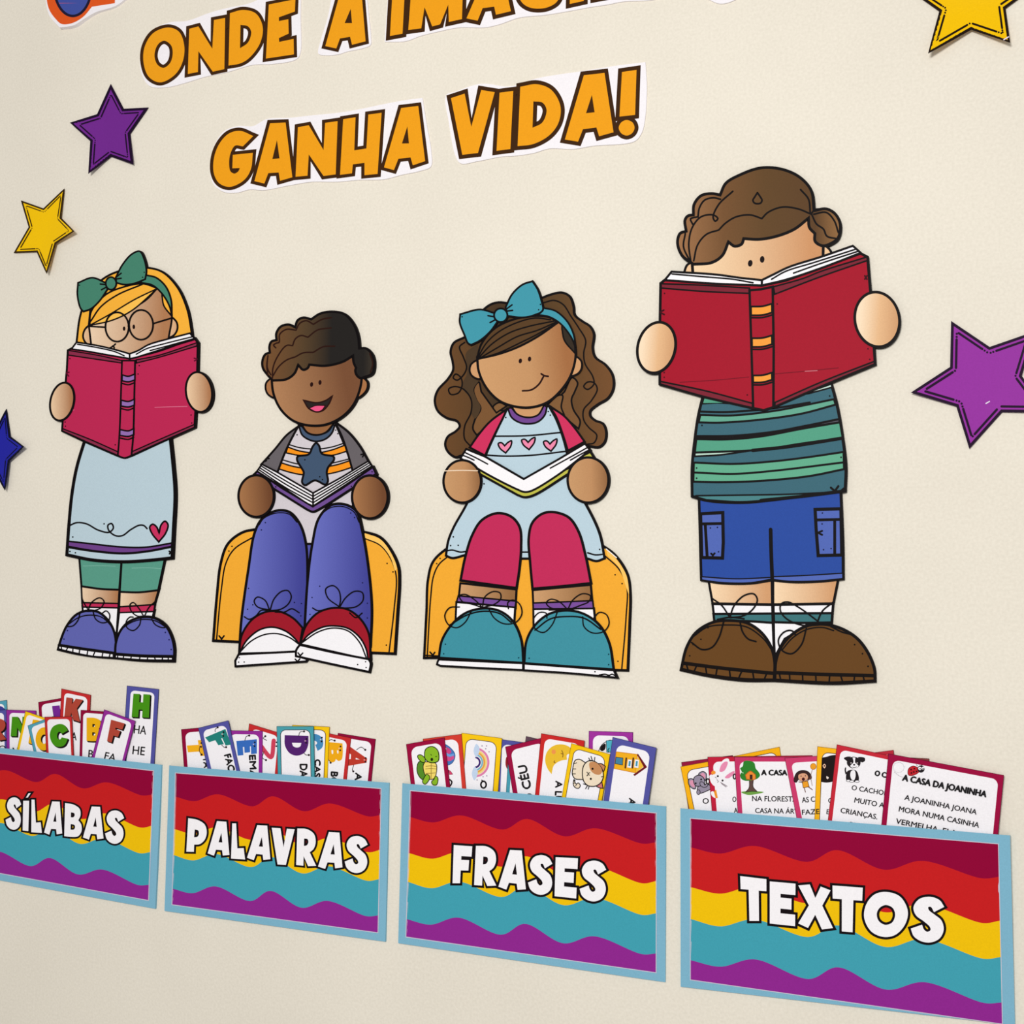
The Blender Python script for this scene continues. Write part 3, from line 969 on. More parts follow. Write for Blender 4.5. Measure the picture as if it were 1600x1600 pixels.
p.el(837, 705, 13, 19, (36, 12, 10), rot=5)
p.lines(2.2, '782,953 850,946 910,902 946,842', '928,820 950,834 982,840', c=(40, 14, 12))
fr = t.part('fringe', h)
fr.fill('1090,470! 1110,560 1192,660! 1190,600 1150,500 1090,440!', (52, 42, 32), 2)
fr.fill('428,702! 460,590 560,470 700,400 880,368 1000,382 1058,420! 900,530 750,610 600,665 428,705!', (88, 62, 36), 2.6)
fr.lines(1.8, '435,690 500,580 600,490 740,420 880,385 1000,398', '440,695 540,590 680,500 830,450 1030,408', '445,700 580,620 740,530 900,480 1040,418', '450,702 600,655 760,580 900,510 1048,422')
b = t.part('headband')
b.fill('940,305! 1040,330 1130,410 1180,510 1197,615! 1160,530 1080,430 990,375 890,358!', (66, 152, 170), 2.2)
b = t.part('hair_bow')
b.fill('560,345! 450,318 295,355! 292,420 330,520 355,580 380,595! 450,560 530,490 585,415!', (66, 152, 170), 2.4, skirt=True)
b.fill('650,300! 700,200 780,125 860,97! 900,160 930,250 942,320 920,345! 830,375 760,380 665,368!', (66, 152, 170), 2.4, skirt=True)
b.el(612, 363, 52, 53, (66, 152, 170), 2.4)
b.lines(1.9, '700,282 655,315', '705,325 665,330', '512,366 560,375', '528,420 565,400')
b.dots('310,375 922,278 908,320', 1.2)
t.crop(*X_)
bk = t.part('book')
bk.fill('282,455! 420,525! 740,680! 1080,522! 1185,430! 1235,405! 1262,448! 1075,565! 820,722 750,738 700,722! 430,572!', (192, 188, 74), 2.8, skirt=True)
pg = t.part('pages', bk, 'white page edges')
pg.fill('322,384! 460,440! 745,605! 1000,460! 1195,344! 1232,392! 1000,572 800,692 750,700 700,682 500,582 280,452!', SOCKW, 2.6, skirt=True)
pg.lines(1.8, '310,408 400,452 480,495', '296,430 340,447 380,466', '940,525 1130,420 1215,372', '1088,466 1160,425 1222,392')
for cx, cy, rx, ry in ((293, 622, 138, 156), (1218, 612, 150, 166)):
    hd = t.part('hand')
    hd.el(cx, cy, rx, ry, ((206, 158, 112), (150, 104, 66), 1, .05, ((.1, (200, 152, 106)), (.6, (190, 140, 96)), (1, (140, 96, 60)))), 3, skirt=True)
t.parts[-2].line('165,545 290,541 405,544', 1.1, (240, 214, 186))
t.build()

# ---- tallest child, standing, crimson book
t = Thing('child_cutout', 'tallest standing paper cutout child with brown hair behind a large crimson book', 'child cutout', (1210, 1065), 0.002, GRP_C)
t.sw = 1.28
K_, L_, M_ = (980, 270, .275), (1040, 580, .2125), (1040, 760, .21875)
t.crop(*M_)
SK4 = ((248, 216, 178), (212, 158, 112), 1, 0)
for a in ('305,660! 758,660! 762,850! 338,850!', '768,660! 1235,650! 1195,850! 768,850!'):
    t.part('leg').fill(a, SK4, 3, skirt=True)
TEA = (62, 116, 122)
for a, b, c in (('335,838! 765,845! 775,1210! 640,1050! 540,960! 350,960!', '342,912! 770,908! 773,975! 560,962 348,962!', '335,838 765,845'),
                ('770,845! 1196,838! 1185,985! 1000,1000! 850,1090! 780,1210!', '772,908! 1190,905! 1186,972! 980,975 774,970!', '770,845 1196,838')):
    p = t.part('sock')
    p.fill(a, SOCKW, 3, skirt=True)
    p.fill(b, TEA, 3)
    p.line(c, 3.6)
t.part('leg_seam').line('760,640 765,900 778,1230', 3.6)
BR = (104, 68, 30)
sh = t.part('shoe')
sh.fill('110,1310! 150,1150 220,1040 340,970 460,958 580,975 680,1040 750,1140 778,1250 775,1387! 550,1385 300,1352', BR, 3.6, skirt=True)
sh.line('195,1075 300,1005 440,990 580,1005 700,1090 755,1165', 1.8)
sh.line('122,1262 400,1298 775,1336', 4.4, (18, 10, 8))
sh.line('112,1306 300,1348 550,1378 772,1384', 4, (18, 10, 8))
sh.lines(2, '148,1270 160,1310', '222,1280 205,1318', '285,1288 292,1332', '368,1298 360,1345', '455,1305 462,1360', '545,1318 525,1362', '622,1325 630,1375', '722,1335 705,1378', '298,990 302,1010')
sh.dots('252,1092 172,1210 196,1130', 1.3, (18, 10, 8))
sh2 = t.part('shoe')
sh2.fill('780,1387! 790,1240 830,1140 900,1060 1000,1000 1120,985 1240,1010 1360,1080 1440,1180 1490,1300 1496,1392! 1200,1408', BR, 3.6, skirt=True)
sh2.line('830,1170 910,1080 1010,1022 1120,1008 1200,1030', 1.8)
sh2.line('780,1330 1100,1342 1488,1352', 4.4, (18, 10, 8))
sh2.line('780,1384 1100,1402 1200,1404 1492,1390', 4, (18, 10, 8))
sh2.lines(2, '812,1335 822,1385', '885,1340 888,1392', '978,1345 980,1398', '1072,1348 1075,1400', '1172,1350 1168,1400', '1250,1350 1265,1398', '1350,1350 1345,1395', '1410,1350 1420,1392', '918,1045 930,1065')
sh2.dots('1350,1130 1406,1195 1446,1285', 1.4, (18, 10, 8))
la = t.part('laces', sh)
la.lines(2, '455,930 400,850 332,800', '460,930 490,850 560,780 630,768 655,810 620,880 550,925 460,938', '415,965 380,1080 330,1150 260,1165 185,1115', '530,965 550,1040 590,1090 645,1108', '370,950 460,935 560,945')
la = t.part('laces', sh2)
la.lines(2, '1090,965 960,870 870,825 825,840 820,890 870,950 980,992 1090,990', '1085,965 1120,890 1195,828', '1005,1015 970,1130 900,1195 830,1170 805,1100 840,1045 890,1028 925,1045', '1000,990 1100,972 1180,985', '1180,1000 1260,1040 1340,1060')
p = t.part('shorts')
BLU, BLP = (42, 76, 160), (82, 104, 182)
p.fill('238,60! 245,300 250,500 255,668! 400,690 600,692 760,668! 900,682 1100,678 1268,660! 1265,400 1250,20!', BLU, 3.4, skirt=True)
p.fill('256,645! 500,660 757,650! 757,662! 600,688 400,686 258,668!', BLP, 1.6)
p.fill('768,645! 1000,636 1265,620! 1266,658! 1100,674 900,678 768,665!', BLP, 1.6)
p.line('750,308 755,500 762,668', 4.6)
for a, ls in (('250,196! 408,187! 412,400! 406,512! 258,508!', ('250,268 408,265', '283,270 297,508')), ('1068,165! 1252,160! 1258,490! 1090,494! 1075,300!', ('1075,240 1252,236', '1208,240 1208,490'))):
    k = t.part('pocket', p)
    k.fill(a, BLP, 4)
    k.lines(3.6, *ls)
    k.dots('320,297 370,293 378,467' if a[0] == '2' else '1120,190 1118,268 1128,452 1182,444', 1.3, (20, 20, 60))
    k.lines(2.4, *(('325,480 338,492', '350,478 336,494') if a[0] == '2' else ('1090,330 1118,318', '1090,332 1118,346')))
t.crop(*L_)
p = t.part('shirt')
GRS = (84, 160, 132)
p.fill('300,60! 275,180 240,330 215,500 195,700 195,920! 300,950 550,966 800,945 1100,905 1320,880! 1325,700 1300,480 1260,250 1200,30!', TEA if False else (60, 104, 118), 3.6, skirt=True)
p.fill('285,185! 480,238! 268,240!', GRS, 2)
p.fill('1000,170! 1218,95! 1224,118! 1050,165!', (200, 226, 214), 2)
p.line('262,297 450,300 800,272 1060,230', 2.6)
p.fill('255,322! 500,325 800,292 1000,255 1238,206! 1250,246! 1000,312 700,356 400,378 243,376!', (100, 168, 144), 2.6)
p.fill('232,478! 500,475 800,445 1000,408 1278,352! 1280,376! 1000,420 800,458 500,492 230,494!', (96, 92, 104), 2.8)
p.fill('226,500! 450,502 700,480 1000,424 1282,376! 1302,490! 1000,532 700,577 400,592 215,598!', GRS, 2.6)
p.fill('215,600! 400,594 650,580! 400,615 214,626!', (190, 220, 204), 2.2)
p.line('640,582 900,555 1300,492', 4.2)
p.fill('208,672! 500,682 800,662 1050,632 1308,594! 1312,720! 1050,772 700,806 400,816 204,812!', (98, 172, 140), 2.6)
p.line('204,745 500,755 800,732 1312,670', 2.6)
p.fill('198,916! 500,912 900,905 1260,888! 1100,905 800,942 550,960 300,946!', (74, 130, 134), 2)
p.line('700,950 1000,920 1320,880', 4)
p.dots('1206,182 267,398 1290,633 228,712 228,787', 1.4, (10, 26, 30))
p.lines(2.6, '1215,856 1245,882', '1270,845 1242,884', '1290,880 1310,862')
t.crop(*K_)
for a in ('375,505! 340,525 318,590! 380,600!', '1110,405! 1145,430 1165,460! 1105,480!'):
    t.part('ear').fill(a, (238, 196, 152), 3, skirt=True)
p = t.part('face')
p.fill('368,500! 378,640! 750,680! 1112,520! 1115,380! 1050,220! 700,250! 420,380!', ((246, 214, 174), (206, 148, 102), 1, 0), 3.6, skirt=True)
p.el(699, 514, 13, 19, (24, 10, 10), rot=10)
p.el(767, 492, 13, 19, (24, 10, 10), rot=5)
h = t.part('hair')
HR4 = ((158, 112, 74), (94, 66, 38), 1, 0, ((0, (160, 114, 76)), (.3, (116, 80, 48)), (.55, (98, 70, 40)), (.85, (92, 64, 38)), (1, (150, 108, 66))))
h.fill('370,515! 312,470 286,400 300,345 335,332! 328,270 345,245 376,240! 380,180 420,130 480,118 528,126! 560,60 640,12 760,-28 880,-20 980,25 1045,100 1062,215! 1130,205 1180,232 1210,290 1198,370 1150,405 1110,415 1068,390 1066,345! 1035,310 1030,258! '
       '950,320 850,360 750,378 662,374! 650,405 610,417 575,393! 540,470 480,510 370,520!', HR4, 3.6, skirt=True)
h.lines(2.2, '378,500 400,410 450,350 520,325! 560,285 620,250 700,240 765,260! 800,225 880,195 970,205 1045,235', '362,510 350,400 370,310 420,250 490,240 515,260 500,275 488,252 520,180 600,105', '740,113! 724,138 714,156 722,171 741,176 759,171 766,156 757,138 740,113!',
        '355,500 320,420 330,345', '372,292 360,262 402,250! 410,200 440,155 490,142 530,150!', '1045,235 1065,210 1130,205', '1050,240 1075,290 1115,320 1135,360 1195,375', '1060,235 1130,225 1175,270 1200,340', '1040,225 1030,150 985,95')
bk = t.part('book')
CR, CRD = (166, 18, 42), (124, 34, 50)
bk.fill('190,628! 215,608! 500,625! 765,640! 900,612! 1100,540! 1325,458! 1365,478! 1382,680! 1408,1086! 1150,1192! 830,1332! 775,1347! 715,1337! 450,1276! 185,1200! 185,900!', CR, 3.4, skirt=True)
bk.fill('192,630! 450,640 695,655! 695,685! 450,675 193,655!', CRD, 2)
bk.fill('830,648! 1000,600 1100,560 1362,478! 1365,498! 1100,590 838,690!', CRD, 2)
bk.fill('188,1185! 450,1240 712,1310! 712,1335! 450,1274 188,1200!', CRD, 2)
bk.fill('840,1305! 1100,1190 1402,1072! 1406,1086! 1150,1192 838,1328!', CRD, 2)
bk.dots('212,685 210,1135 210,1162 855,682 852,745 1368,1000 1378,1060 682,1262', 1.3, (70, 6, 20))
bk.lines(2, '188,790 208,780', '190,795 210,805', '1350,585 1362,605', '1362,585 1350,604', c=(60, 6, 18))
bk.lines(.8, '300,1190 500,1178 690,1160', '840,1142 1000,1128 1200,1108', c=(120, 14, 34))
bk.lines(.8, '1010,1128 1080,1124', c=(220, 130, 140))
pg = t.part('pages', bk, 'white page edges')
pg.fill('215,608! 252,562! 500,578 650,598 765,610! 765,640! 500,630 215,610!', SOCKW, 2.8, skirt=True)
pg.fill('765,610! 830,578 920,535 1100,478 1282,415! 1327,455! 1100,542 900,608 765,640!', SOCKW, 2.8, skirt=True)
pg.lines(2, '255,575 450,592 600,605 715,625', '820,605 900,560 1060,510 1305,432', '945,570 1100,515 1315,445')
sp = t.part('spine', bk)
sp.fill('695,668! 760,662! 826,648! 832,1000! 830,1332! 775,1349! 716,1337! 706,1000!', CR, 3)
for y, y2 in ((758, 808), (938, 988), (1150, 1190)):
    k = (y - 758) * .03
    sp.fill('%f,%f! 770,%f 822,%f! 823,%f! 770,%f %f,%f!' % (703 + k, y + 2, y, y - 14, y2 - 14, y2, 704 + k, y2 + 2), (246, 160, 62), 2.4)
    sp.line('%f,%f 770,%f 823,%f' % (704 + k, y2 + 15, y2 + 14, y2), 2.2)
for cx, cy, rx, ry, ro in ((166, 993, 106, 146, 14), (1420, 833, 126, 156, -10)):
    hd = t.part('hand')
    hd.el(cx, cy, rx, ry, ((248, 220, 186), (204, 150, 106), 1, -.1, ((.1, (248, 222, 190)), (.5, (230, 184, 138)), (1, (200, 146, 102)))), 3.4, ro, skirt=True)
t.build()

# ------------------------------------------------------------------ pockets
WAVE = [(0, (.178, .426, .624, .880)), (.093, (.2, .447, .648, .896)), (.206, (.133, .381, .58, .822)), (.377, (.2, .447, .648, .898)), (.475, (.1135, .36, .557, .804)),
        (.628, (.203, .45, .651, .898)), (.752, (.131, .378, .578, .825)), (.945, (.199, .45, .65, .898)), (1, (.182, .426, .629, .882))]
BANDS = ((146, 0, 54), (202, 30, 32), (245, 196, 8), (66, 162, 180), (146, 40, 146))
EDGE = (128, 182, 206)


def bil(Q, u, v):
    return tuple((1 - u) * (1 - v) * Q[0][k] + u * (1 - v) * Q[1][k] + u * v * Q[2][k] + (1 - u) * v * Q[3][k] for k in (0, 1))


MOUTH, FOOT = 0.0062, 0.0026


def pocket(label, outer, inner, crop, letters, o, right=0.0016, left=0.0026):
    O = [tuple(map(float, q.split(','))) for q in outer.split()]
    I = [tuple(map(float, q.split(','))) for q in inner.split()]

    def depth(x, y):
        u = min(max((x - O[0][0]) / (O[1][0] - O[0][0]), 0), 1)
        a, b = bil(O, u, 0)[1], bil(O, u, 1)[1]
        v = min(max((y - a) / (b - a), 0), 1)
        full = MOUTH + (FOOT - MOUTH) * v
        a, b = min(u / 0.07, 1), min((1 - u) / 0.07, 1)
        return min(full, left + (full - left) * a * (2 - a), right + (full - right) * b * (2 - b))
    o *= 1.5
    t = Thing('wall_pocket', label, 'wall pocket', bil(O, .5, 1), depth, 'rainbow wall pockets holding cards')
    p = t.part('front_sheet')
    n, k = 44, 8
    t.z += STEP
    s = p.slot(EDGE)
    grid = [p.add([bil(O, i / n, j / k) for i in range(n + 1)], t.z) for j in range(k + 1)]
    for j in range(k):
        for i in range(n):
            p.face([grid[j][i], grid[j][i + 1], grid[j + 1][i + 1], grid[j + 1][i]], s)
    # closed left, bottom and right edges run back to the wall; the top is open
    rim = [grid[j][0] for j in range(k + 1)] + grid[k][1:] + [grid[j][n] for j in range(k - 1, -1, -1)]
    back = []
    for i in rim:
        back.append(len(p.v))
        p.v.append((p.v[i][0], 0.0, p.v[i][2]))
    for i in range(1, len(rim)):
        p.face([rim[i - 1], rim[i], back[i], back[i - 1]], s)
    top = grid[0]
    lip = []
    for i in top:
        lip.append(len(p.v))
        p.v.append((p.v[i][0], p.v[i][1] + 0.0004, p.v[i][2]))
    for i in range(1, n + 1):
        p.face([top[i - 1], top[i], lip[i], lip[i - 1]], s)
    pr = t.part('printed_waves')
    t.z += 1.2e-4
    N = 90
    us = [i / N for i in range(N + 1)]
    pr.ribbon([bil(I, u, 0) for u in us] + [bil(I, 1, v / 8) for v in range(1, 9)] + [bil(I, u, 1) for u in reversed(us[:-1])] + [bil(I, 0, v / 8) for v in range(7, 0, -1)], 2.4, (206, 200, 214), True)
    rows = [[0.0] * (N + 1)]
    for b in range(4):
        cv = [(q[0] / 600, q[1] / 600) for q in catmull([(u * 600, v[b] * 600) for u, v in WAVE], False)]
        row = []
        for u in us:
            j = max(1, next((i for i, q in enumerate(cv) if q[0] >= u - 1e-9), len(cv) - 1))
            f = (u - cv[j - 1][0]) / (cv[j][0] - cv[j - 1][0])
            row.append(cv[j - 1][1] + f * (cv[j][1] - cv[j - 1][1]))
        rows.append(row)
    rows.append([1.0] * (N + 1))
    t.z += STEP
    for b in range(5):
        s = pr.slot(BANDS[b])
        g = [pr.add([bil(I, u, r[i] * (1 - f) + r2[i] * f) for i, u in enumerate(us)], t.z) for r, r2 in ((rows[b], rows[b + 1]),) for f in (0, .5, 1)]
        for r0, r1 in zip(g, g[1:]):
            for i in range(N):
                pr.face([r0[i], r0[i + 1], r1[i + 1], r1[i]], s)
    t.z += 1e-4
    t.crop(*crop)
    t.word_layer()
    for g, q in letters:
        t.part('letter').glyph(g, q, WHITE, o, (20, 12, 16), under=True)
    t.build()


pocket('rainbow-wave wall pocket lettered SÍLABAS, cut by the left edge', '-62,1162 252.6,1195 242.5,1420 -80,1361', '-50,1172 239.5,1204.8 231.5,1406.3 -66,1352',
       (0, 1160, .16875), [('S', '60,500 198,515 190,815 48,800'), ('I', '215,540 270,540 262,822 210,815'), ("'", '240,470 285,470 270,510 240,512'), ('L', '292,530 352,530 388,838 290,832'),
                           ('A', '412,545 588,550 575,865 408,850'), ('B', '602,562 760,590 752,885 595,868'), ('A', '772,590 965,598 958,912 768,895'), ('S', '980,618 1152,640 1140,945 970,930')], 1.9)
pocket('rainbow-wave wall pocket lettered PALAVRAS, second from the left', '264.3,1196.2 608,1223.2 602.2,1471.4 257,1423.3', '274.7,1208.2 595,1232.7 590,1456.8 269.2,1413.1',
       (250, 1180, .23125), [('P', '188,425 318,440 312,655 178,652'), ('A', '322,440 480,452 468,690 322,675'), ('L', '488,460 545,462 575,705 480,698'), ('A', '590,468 758,478 745,720 588,705'),
                             ('V', '755,490 910,500 895,745 755,735'), ('R', '928,495 1060,505 1055,755 920,742'), ('A', '1070,515 1248,525 1232,775 1068,765'), ('S', '1255,535 1405,555 1398,800 1245,790')], 2.1)
pocket('rainbow-wave wall pocket lettered FRASES, third from the left', '628.6,1223.9 1040.6,1259.9 1039.5,1534.7 622.1,1473.7', '641.5,1236 1025.1,1270.9 1024.6,1519.2 634.8,1463.5',
       (610, 1200, .28125), [('F', '352,428 455,435 440,640 345,640'), ('R', '475,432 595,440 588,660 465,650'), ('A', '600,452 762,460 752,690 600,670'), ('S', '770,478 900,488 898,708 762,698'),
                             ('E', '918,495 1042,502 1032,725 912,712'), ('S', '1058,508 1200,520 1195,745 1048,735')], 2.4)
pocket('rainbow-wave wall pocket lettered TEXTOS, the largest at right', '1063.1,1263.1 1578.3,1305.5 1586,1602 1063.5,1541.7', '1079.2,1279.2 1559.4,1319.1 1565.7,1599.5 1079.2,1530.5',
       (1040, 1240, .35), [('T', '333,368 450,382 450,568 340,568'), ('E', '465,392 580,402 578,592 465,580'), ('X', '592,402 735,412 748,612 592,595'), ('T', '745,410 880,420 872,622 748,612'),
                           ('O', '885,438 1082,440 1080,640 888,640'), ('S', '1100,455 1245,465 1240,668 1092,660')], 2.6, right=0.0052)

# ------------------------------------------------------------------ cards
PANEL = (247, 243, 247)


class Card(Thing):
    def __init__(self, label, group, crop, tl, tr, down, c, k, b=None, r=None, line=None, ext=None, mouth=None):
        d = 0.0006 + 0.0003 * k
        t = super().__init__('printed_card', label, 'card', (crop[0] + (tl[0] + tr[0]) / 2 * crop[2], crop[1] + tl[1] * crop[2]), d, group, thick=0.0003)
        self.crop(*crop)
        w = math.dist(tl, tr)
        L = math.hypot(*down)
        n = (down[0] / L, down[1] / L)
        e = ((tr[0] - tl[0]) / w, (tr[1] - tl[1]) / w)
        self.e, self.n, self.tl = e, n, tl

        def P(u, v, k=True):
            return (tl[0] + e[0] * u + n[0] * v, tl[1] + e[1] * u + n[1] * v, k)
        self.P = P
        s = self.part('card_sheet')
        s.fill([P(0, 0), P(w, 0), P(w, L), P(0, L)], c, skirt=True)
        s.ribbon([self.cv(P(0, 0)), self.cv(P(w, 0)), self.cv(P(w, L)), self.cv(P(0, L))], .7, tuple(int(v * .55) for v in c), True)
        b = b or w * .1
        r = r or w * .13
        f = []
        for cx, cy, a0 in ((b + r, b + r, 180), (w - b - r, b + r, 270)):
            for j in range(6):
                a = math.radians(a0 + j * 18)
                f.append(P(cx + r * math.cos(a), cy + r * math.sin(a)))
        f += [P(w - b, L), P(b, L)]
        if line:
            s.fill(f, PANEL, line, (60, 40, 50))
        else:
            s.fill(f, PANEL)


SG, PG_, FG, TG = 'cards in the SÍLABAS pocket', 'cards in the PALAVRAS pocket', 'cards in the FRASES pocket', 'cards in the TEXTOS pocket'
MAR, RED, PRP, VIO, CYA, YLW, PNK = (146, 8, 56), (200, 44, 46), (150, 44, 150), (84, 84, 160), (84, 162, 184), (250, 200, 16), (200, 52, 102)
CA, CBB = (0, 1060, .1625), (270, 1110, .2125)


def shadow_letter(t, g, quad, c, dx=10, dy=10):
    p = t.part('letter')
    Q = [tuple(map(float, q.split(','))) for q in quad.split()]
    for f in (1, .66, .33):
        p.glyph(g, ' '.join('%f,%f' % (x + dx * f, y + dy * f) for x, y in Q), (22, 14, 16), 1.2, (22, 14, 16))
    p.glyph(g, quad, c, .8, c)
    return p


def syl(label, k, tl, tr, down, c, g=None, quad=None, lc=None, b=27, r=38, texts=(), d=(14, 13)):
    t = Card(label, SG, CA, tl, tr, down, c, k, b, r)
    if g:
        shadow_letter(t, g, quad, lc, *d)
    if texts:
        p = t.part('printed_text')
        for s, a, e, h in texts:
            p.text(s, a, e, h)
    t.build()


BRK, GRL, YLL = (178, 70, 54), (70, 146, 20), (240, 178, 20)
syl('light blue syllable card at the left edge, rearmost there', 0, (-180, 245), (65, 210), (18, 640), CYA, 'C', '-110,275 45,262 50,420 -105,430', (60, 60, 150))
syl('maroon-edged syllable card with a purple letter peeking out behind the red K card', 0, (370, 230), (650, 180), (45, 640), MAR, 'I', '505,268 570,262 600,470 535,470', (120, 40, 150), d=(0, 8))
syl('violet-edged syllable card with green H, tallest at the right end of its pocket', 1, (1222, 72), (1527, 105), (-52, 860), VIO, 'H', '1285,150 1440,158 1430,375 1268,368', GRL, 38, 42,
    (('HA', (1285, 528), (1402, 540), 80), ('HE', (1272, 728), (1388, 740), 80)))
syl('red-edged syllable card with brick letter K', 2, (592, 100), (872, 160), (-40, 800), RED, 'K', '640,185 795,205 765,415 620,370', BRK, 30, 40, (('KA', (640, 590), (735, 595), 75),), (8, 14))
syl('purple-edged syllable card with brick letter R at the left edge', 2, (-215, 330), (62, 300), (14, 600), VIO, 'R', '-100,395 58,380 55,590 -95,600', BRK, 26, 36, (('RO', (-60, 700), (55, 695), 50),))
syl('purple-edged syllable card with green letter N', 3, (62, 302), (345, 312), (5, 600), PRP, 'N', '118,372 270,372 262,555 105,552', GRL, 28, 36, (('NA', (120, 735), (230, 738), 70),))
syl('yellow-edged syllable card leaning right, behind the green C card', 4, (245, 315), (500, 405), (-130, 600), YLW, 'B', '318,398 440,420 420,660 275,620', YLL, 22, 36)
syl('light blue-edged syllable card leaning left, behind the green C card', 5, (268, 455), (520, 362), (130, 560), CYA, 'O', '345,480 500,465 500,690 345,690', YLL, 26, 36)
syl('maroon-edged syllable card with yellow letter B', 5, (778, 305), (1040, 322), (-16, 640), MAR, 'B', '835,380 980,385 968,605 835,598', YLL, 24, 36, (('BA', (848, 762), (960, 770), 75),))
syl('red-edged syllable card with green letter C, frontmost', 7, (430, 372), (690, 368), (28, 600), RED, 'C', '478,445 648,438 650,655 482,658', GRL, 22, 34)
syl('purple-edged syllable card with brick letter F leaning right', 8, (1003, 300), (1300, 410), (-165, 640), PRP, 'F', '1070,400 1195,435 1120,630 1032,600', BRK, 26, 40, (('FA', (1000, 775), (1105, 800), 70),))


# word cards: everything on them is turned a quarter, so they read downwards
def wordcard(label, k, tl, tr, down, c, g, quad, lc, text=None, line=None, b=26, r=38, arms=()):
    t = Card(label, PG_, CBB, tl, tr, down, c, k, b, r, line)
    p = t.part('letter')
    # quad is given as top-left, top-right, bottom-right, bottom-left of the letter as seen; turn the glyph a quarter
    q = quad.split()
    if g != 'N':
        p.glyph(g, ' '.join((q[1], q[2], q[3], q[0])), lc, 1.2, lc)
    Q = [tuple(map(float, a.split(','))) for a in q]
    # little face at the top end of the letter: two eyes, a nose
    mx, my = (Q[1][0] + Q[2][0]) / 2, (Q[1][1] + Q[2][1]) / 2
    fx, fy = Q[1][0] - 12, Q[1][1] + 18
    p.dots('%f,%f %f,%f' % (fx, fy + 2, fx - 2, fy + 30), 1.5, (30, 18, 24))
    p.dots('%f,%f' % (fx - 10, fy + 16), 1.0, (235, 190, 190))
    if g == 'N':
        p.line('625,230 722,343 742,222', 6.6, lc)
    for a in arms:
        p.line(a, 1.0, (40, 26, 30))
        e = a.split()[-1]
        p.dots(e, 1.7, (40, 26, 30))
    if text:
        w = t.part('printed_text')
        w.text(text[0], text[1], text[2], text[3], .04)
    t.build()


wordcard('maroon-edged word card with red letter A, rightmost', 0, (1215, 168), (1490, 212), (-48, 480), MAR, 'A', '1290,262 1430,330 1420,395 1285,405', (192, 58, 44), ('AVE', (1345, 458), (1330, 600), 44),
         arms=('1350,290 1385,270 1415,290', '1330,402 1320,440 1327,448'))
wordcard('red-edged word card with yellow letter B, between the yellow C card and the A card', 1, (1050, 150), (1310, 203), (-50, 480), RED, 'B', '1140,235 1245,245 1250,380 1140,378', (242, 172, 22), ('BOLA', (1165, 450), (1150, 640), 48),
         arms=('1140,235 1160,215 1190,222', '1140,360 1155,375 1160,385'))
wordcard('yellow-edged word card with blue letter C, behind the teal D card', 2, (880, 108), (1152, 122), (-20, 480), YLW, 'C', '980,170 1108,180 1100,295 980,290', (70, 140, 190), ('CASA', (1045, 360), (1040, 540), 40), 1.0)
wordcard('maroon-edged word card with yellow letter T, leftmost', 1, (63, 140), (335, 118), (35, 480), MAR, 'T', '100,225 222,220 240,330 120,340', (246, 178, 30), ('TATU', (222, 345), (240, 500), 40), arms=('200,260 195,300 212,325',))
wordcard('red-edged word card with a rose letter, just left of the teal D card', 3, (562, 98), (803, 172), (-45, 480), RED, 'N', '640,220 775,215 760,345 640,350', (208, 66, 90), arms=('690,220 665,205 680,190', '670,300 660,350 685,365'))
wordcard('purple-edged word card with blue letter E', 4, (398, 148), (660, 152), (-5, 480), PRP, 'E', '470,228 615,215 615,315 480,330', (56, 108, 190), ('EMA', (562, 330), (572, 500), 45), arms=('530,222 540,192 562,185',))
wordcard('violet-edged word card with teal letter F, leaning left', 6, (188, 130), (408, 75), (110, 480), VIO, 'F', '242,200 385,140 425,250 300,270', (36, 130, 122), ('FACA', (378, 330), (425, 500), 46), arms=('312,158 312,140 330,125', '360,255 380,272 392,270'))
wordcard('teal-edged word card with dark purple letter D', 7, (765, 118), (1035, 118), (10, 480), (74, 160, 172), 'D', '825,185 995,190 990,330 830,330', (84, 34, 110), ('DADO', (935, 395), (935, 600), 52), 1.0, arms=('925,188 935,160 965,155', '965,315 980,328 1000,328'))

# phrase cards
CCc, CD = (620, 1130, .1375), (820, 1130, .1375)


def phrase(label, k, crop, tl, tr, down, c, b=46, r=70, line=None):
    return Card(label, FG, crop, tl, tr, down, c, k, b, r, line)


t = phrase('grey-backed phrase card whose corner shows just left of the moon card', 0, CCc, (1470, 150), (1800, 225), (-120, 900), (96, 70, 84))
t.build()
t = phrase('purple-edged phrase card with a cow picture, behind the cat and house cards', 0, CD, (730, 90), (1228, 105), (-12, 1000), (162, 50, 158))
p = t.part('cow_picture')
p.fill('985,195 900,225 850,290 835,400 990,420!', (240, 236, 240), 1.2)
p.fill('915,230 880,250 855,300 880,318 915,290', (24, 18, 20))
p.fill('925,200! 1010,190! 1010,330! 930,330!', (80, 180, 200), .8)
p.line('950,330 945,300 960,285', 1.2)
t.build()
t = phrase('violet-edged phrase card behind the rainbow card', 0, CCc, (1150, 180), (1560, 235), (-35, 900), VIO, 50)
t.part('picture').fill('1250,380 1235,440 1240,490 1262,525 1300,500 1300,400', (150, 30, 40))
t.build()
t = phrase('small teal-edged phrase card, its edge showing left of the O CÉU card', 1, CCc, (1262, 470), (1560, 520), (-42, 700), (74, 160, 180), 40, 40)
t.build()
t = phrase('yellow-edged phrase card with a rainbow picture', 2, CCc, (738, 112), (1195, 172), (-72, 950), YLW, 56, 75, 1.0)
p = t.part('rainbow_picture')
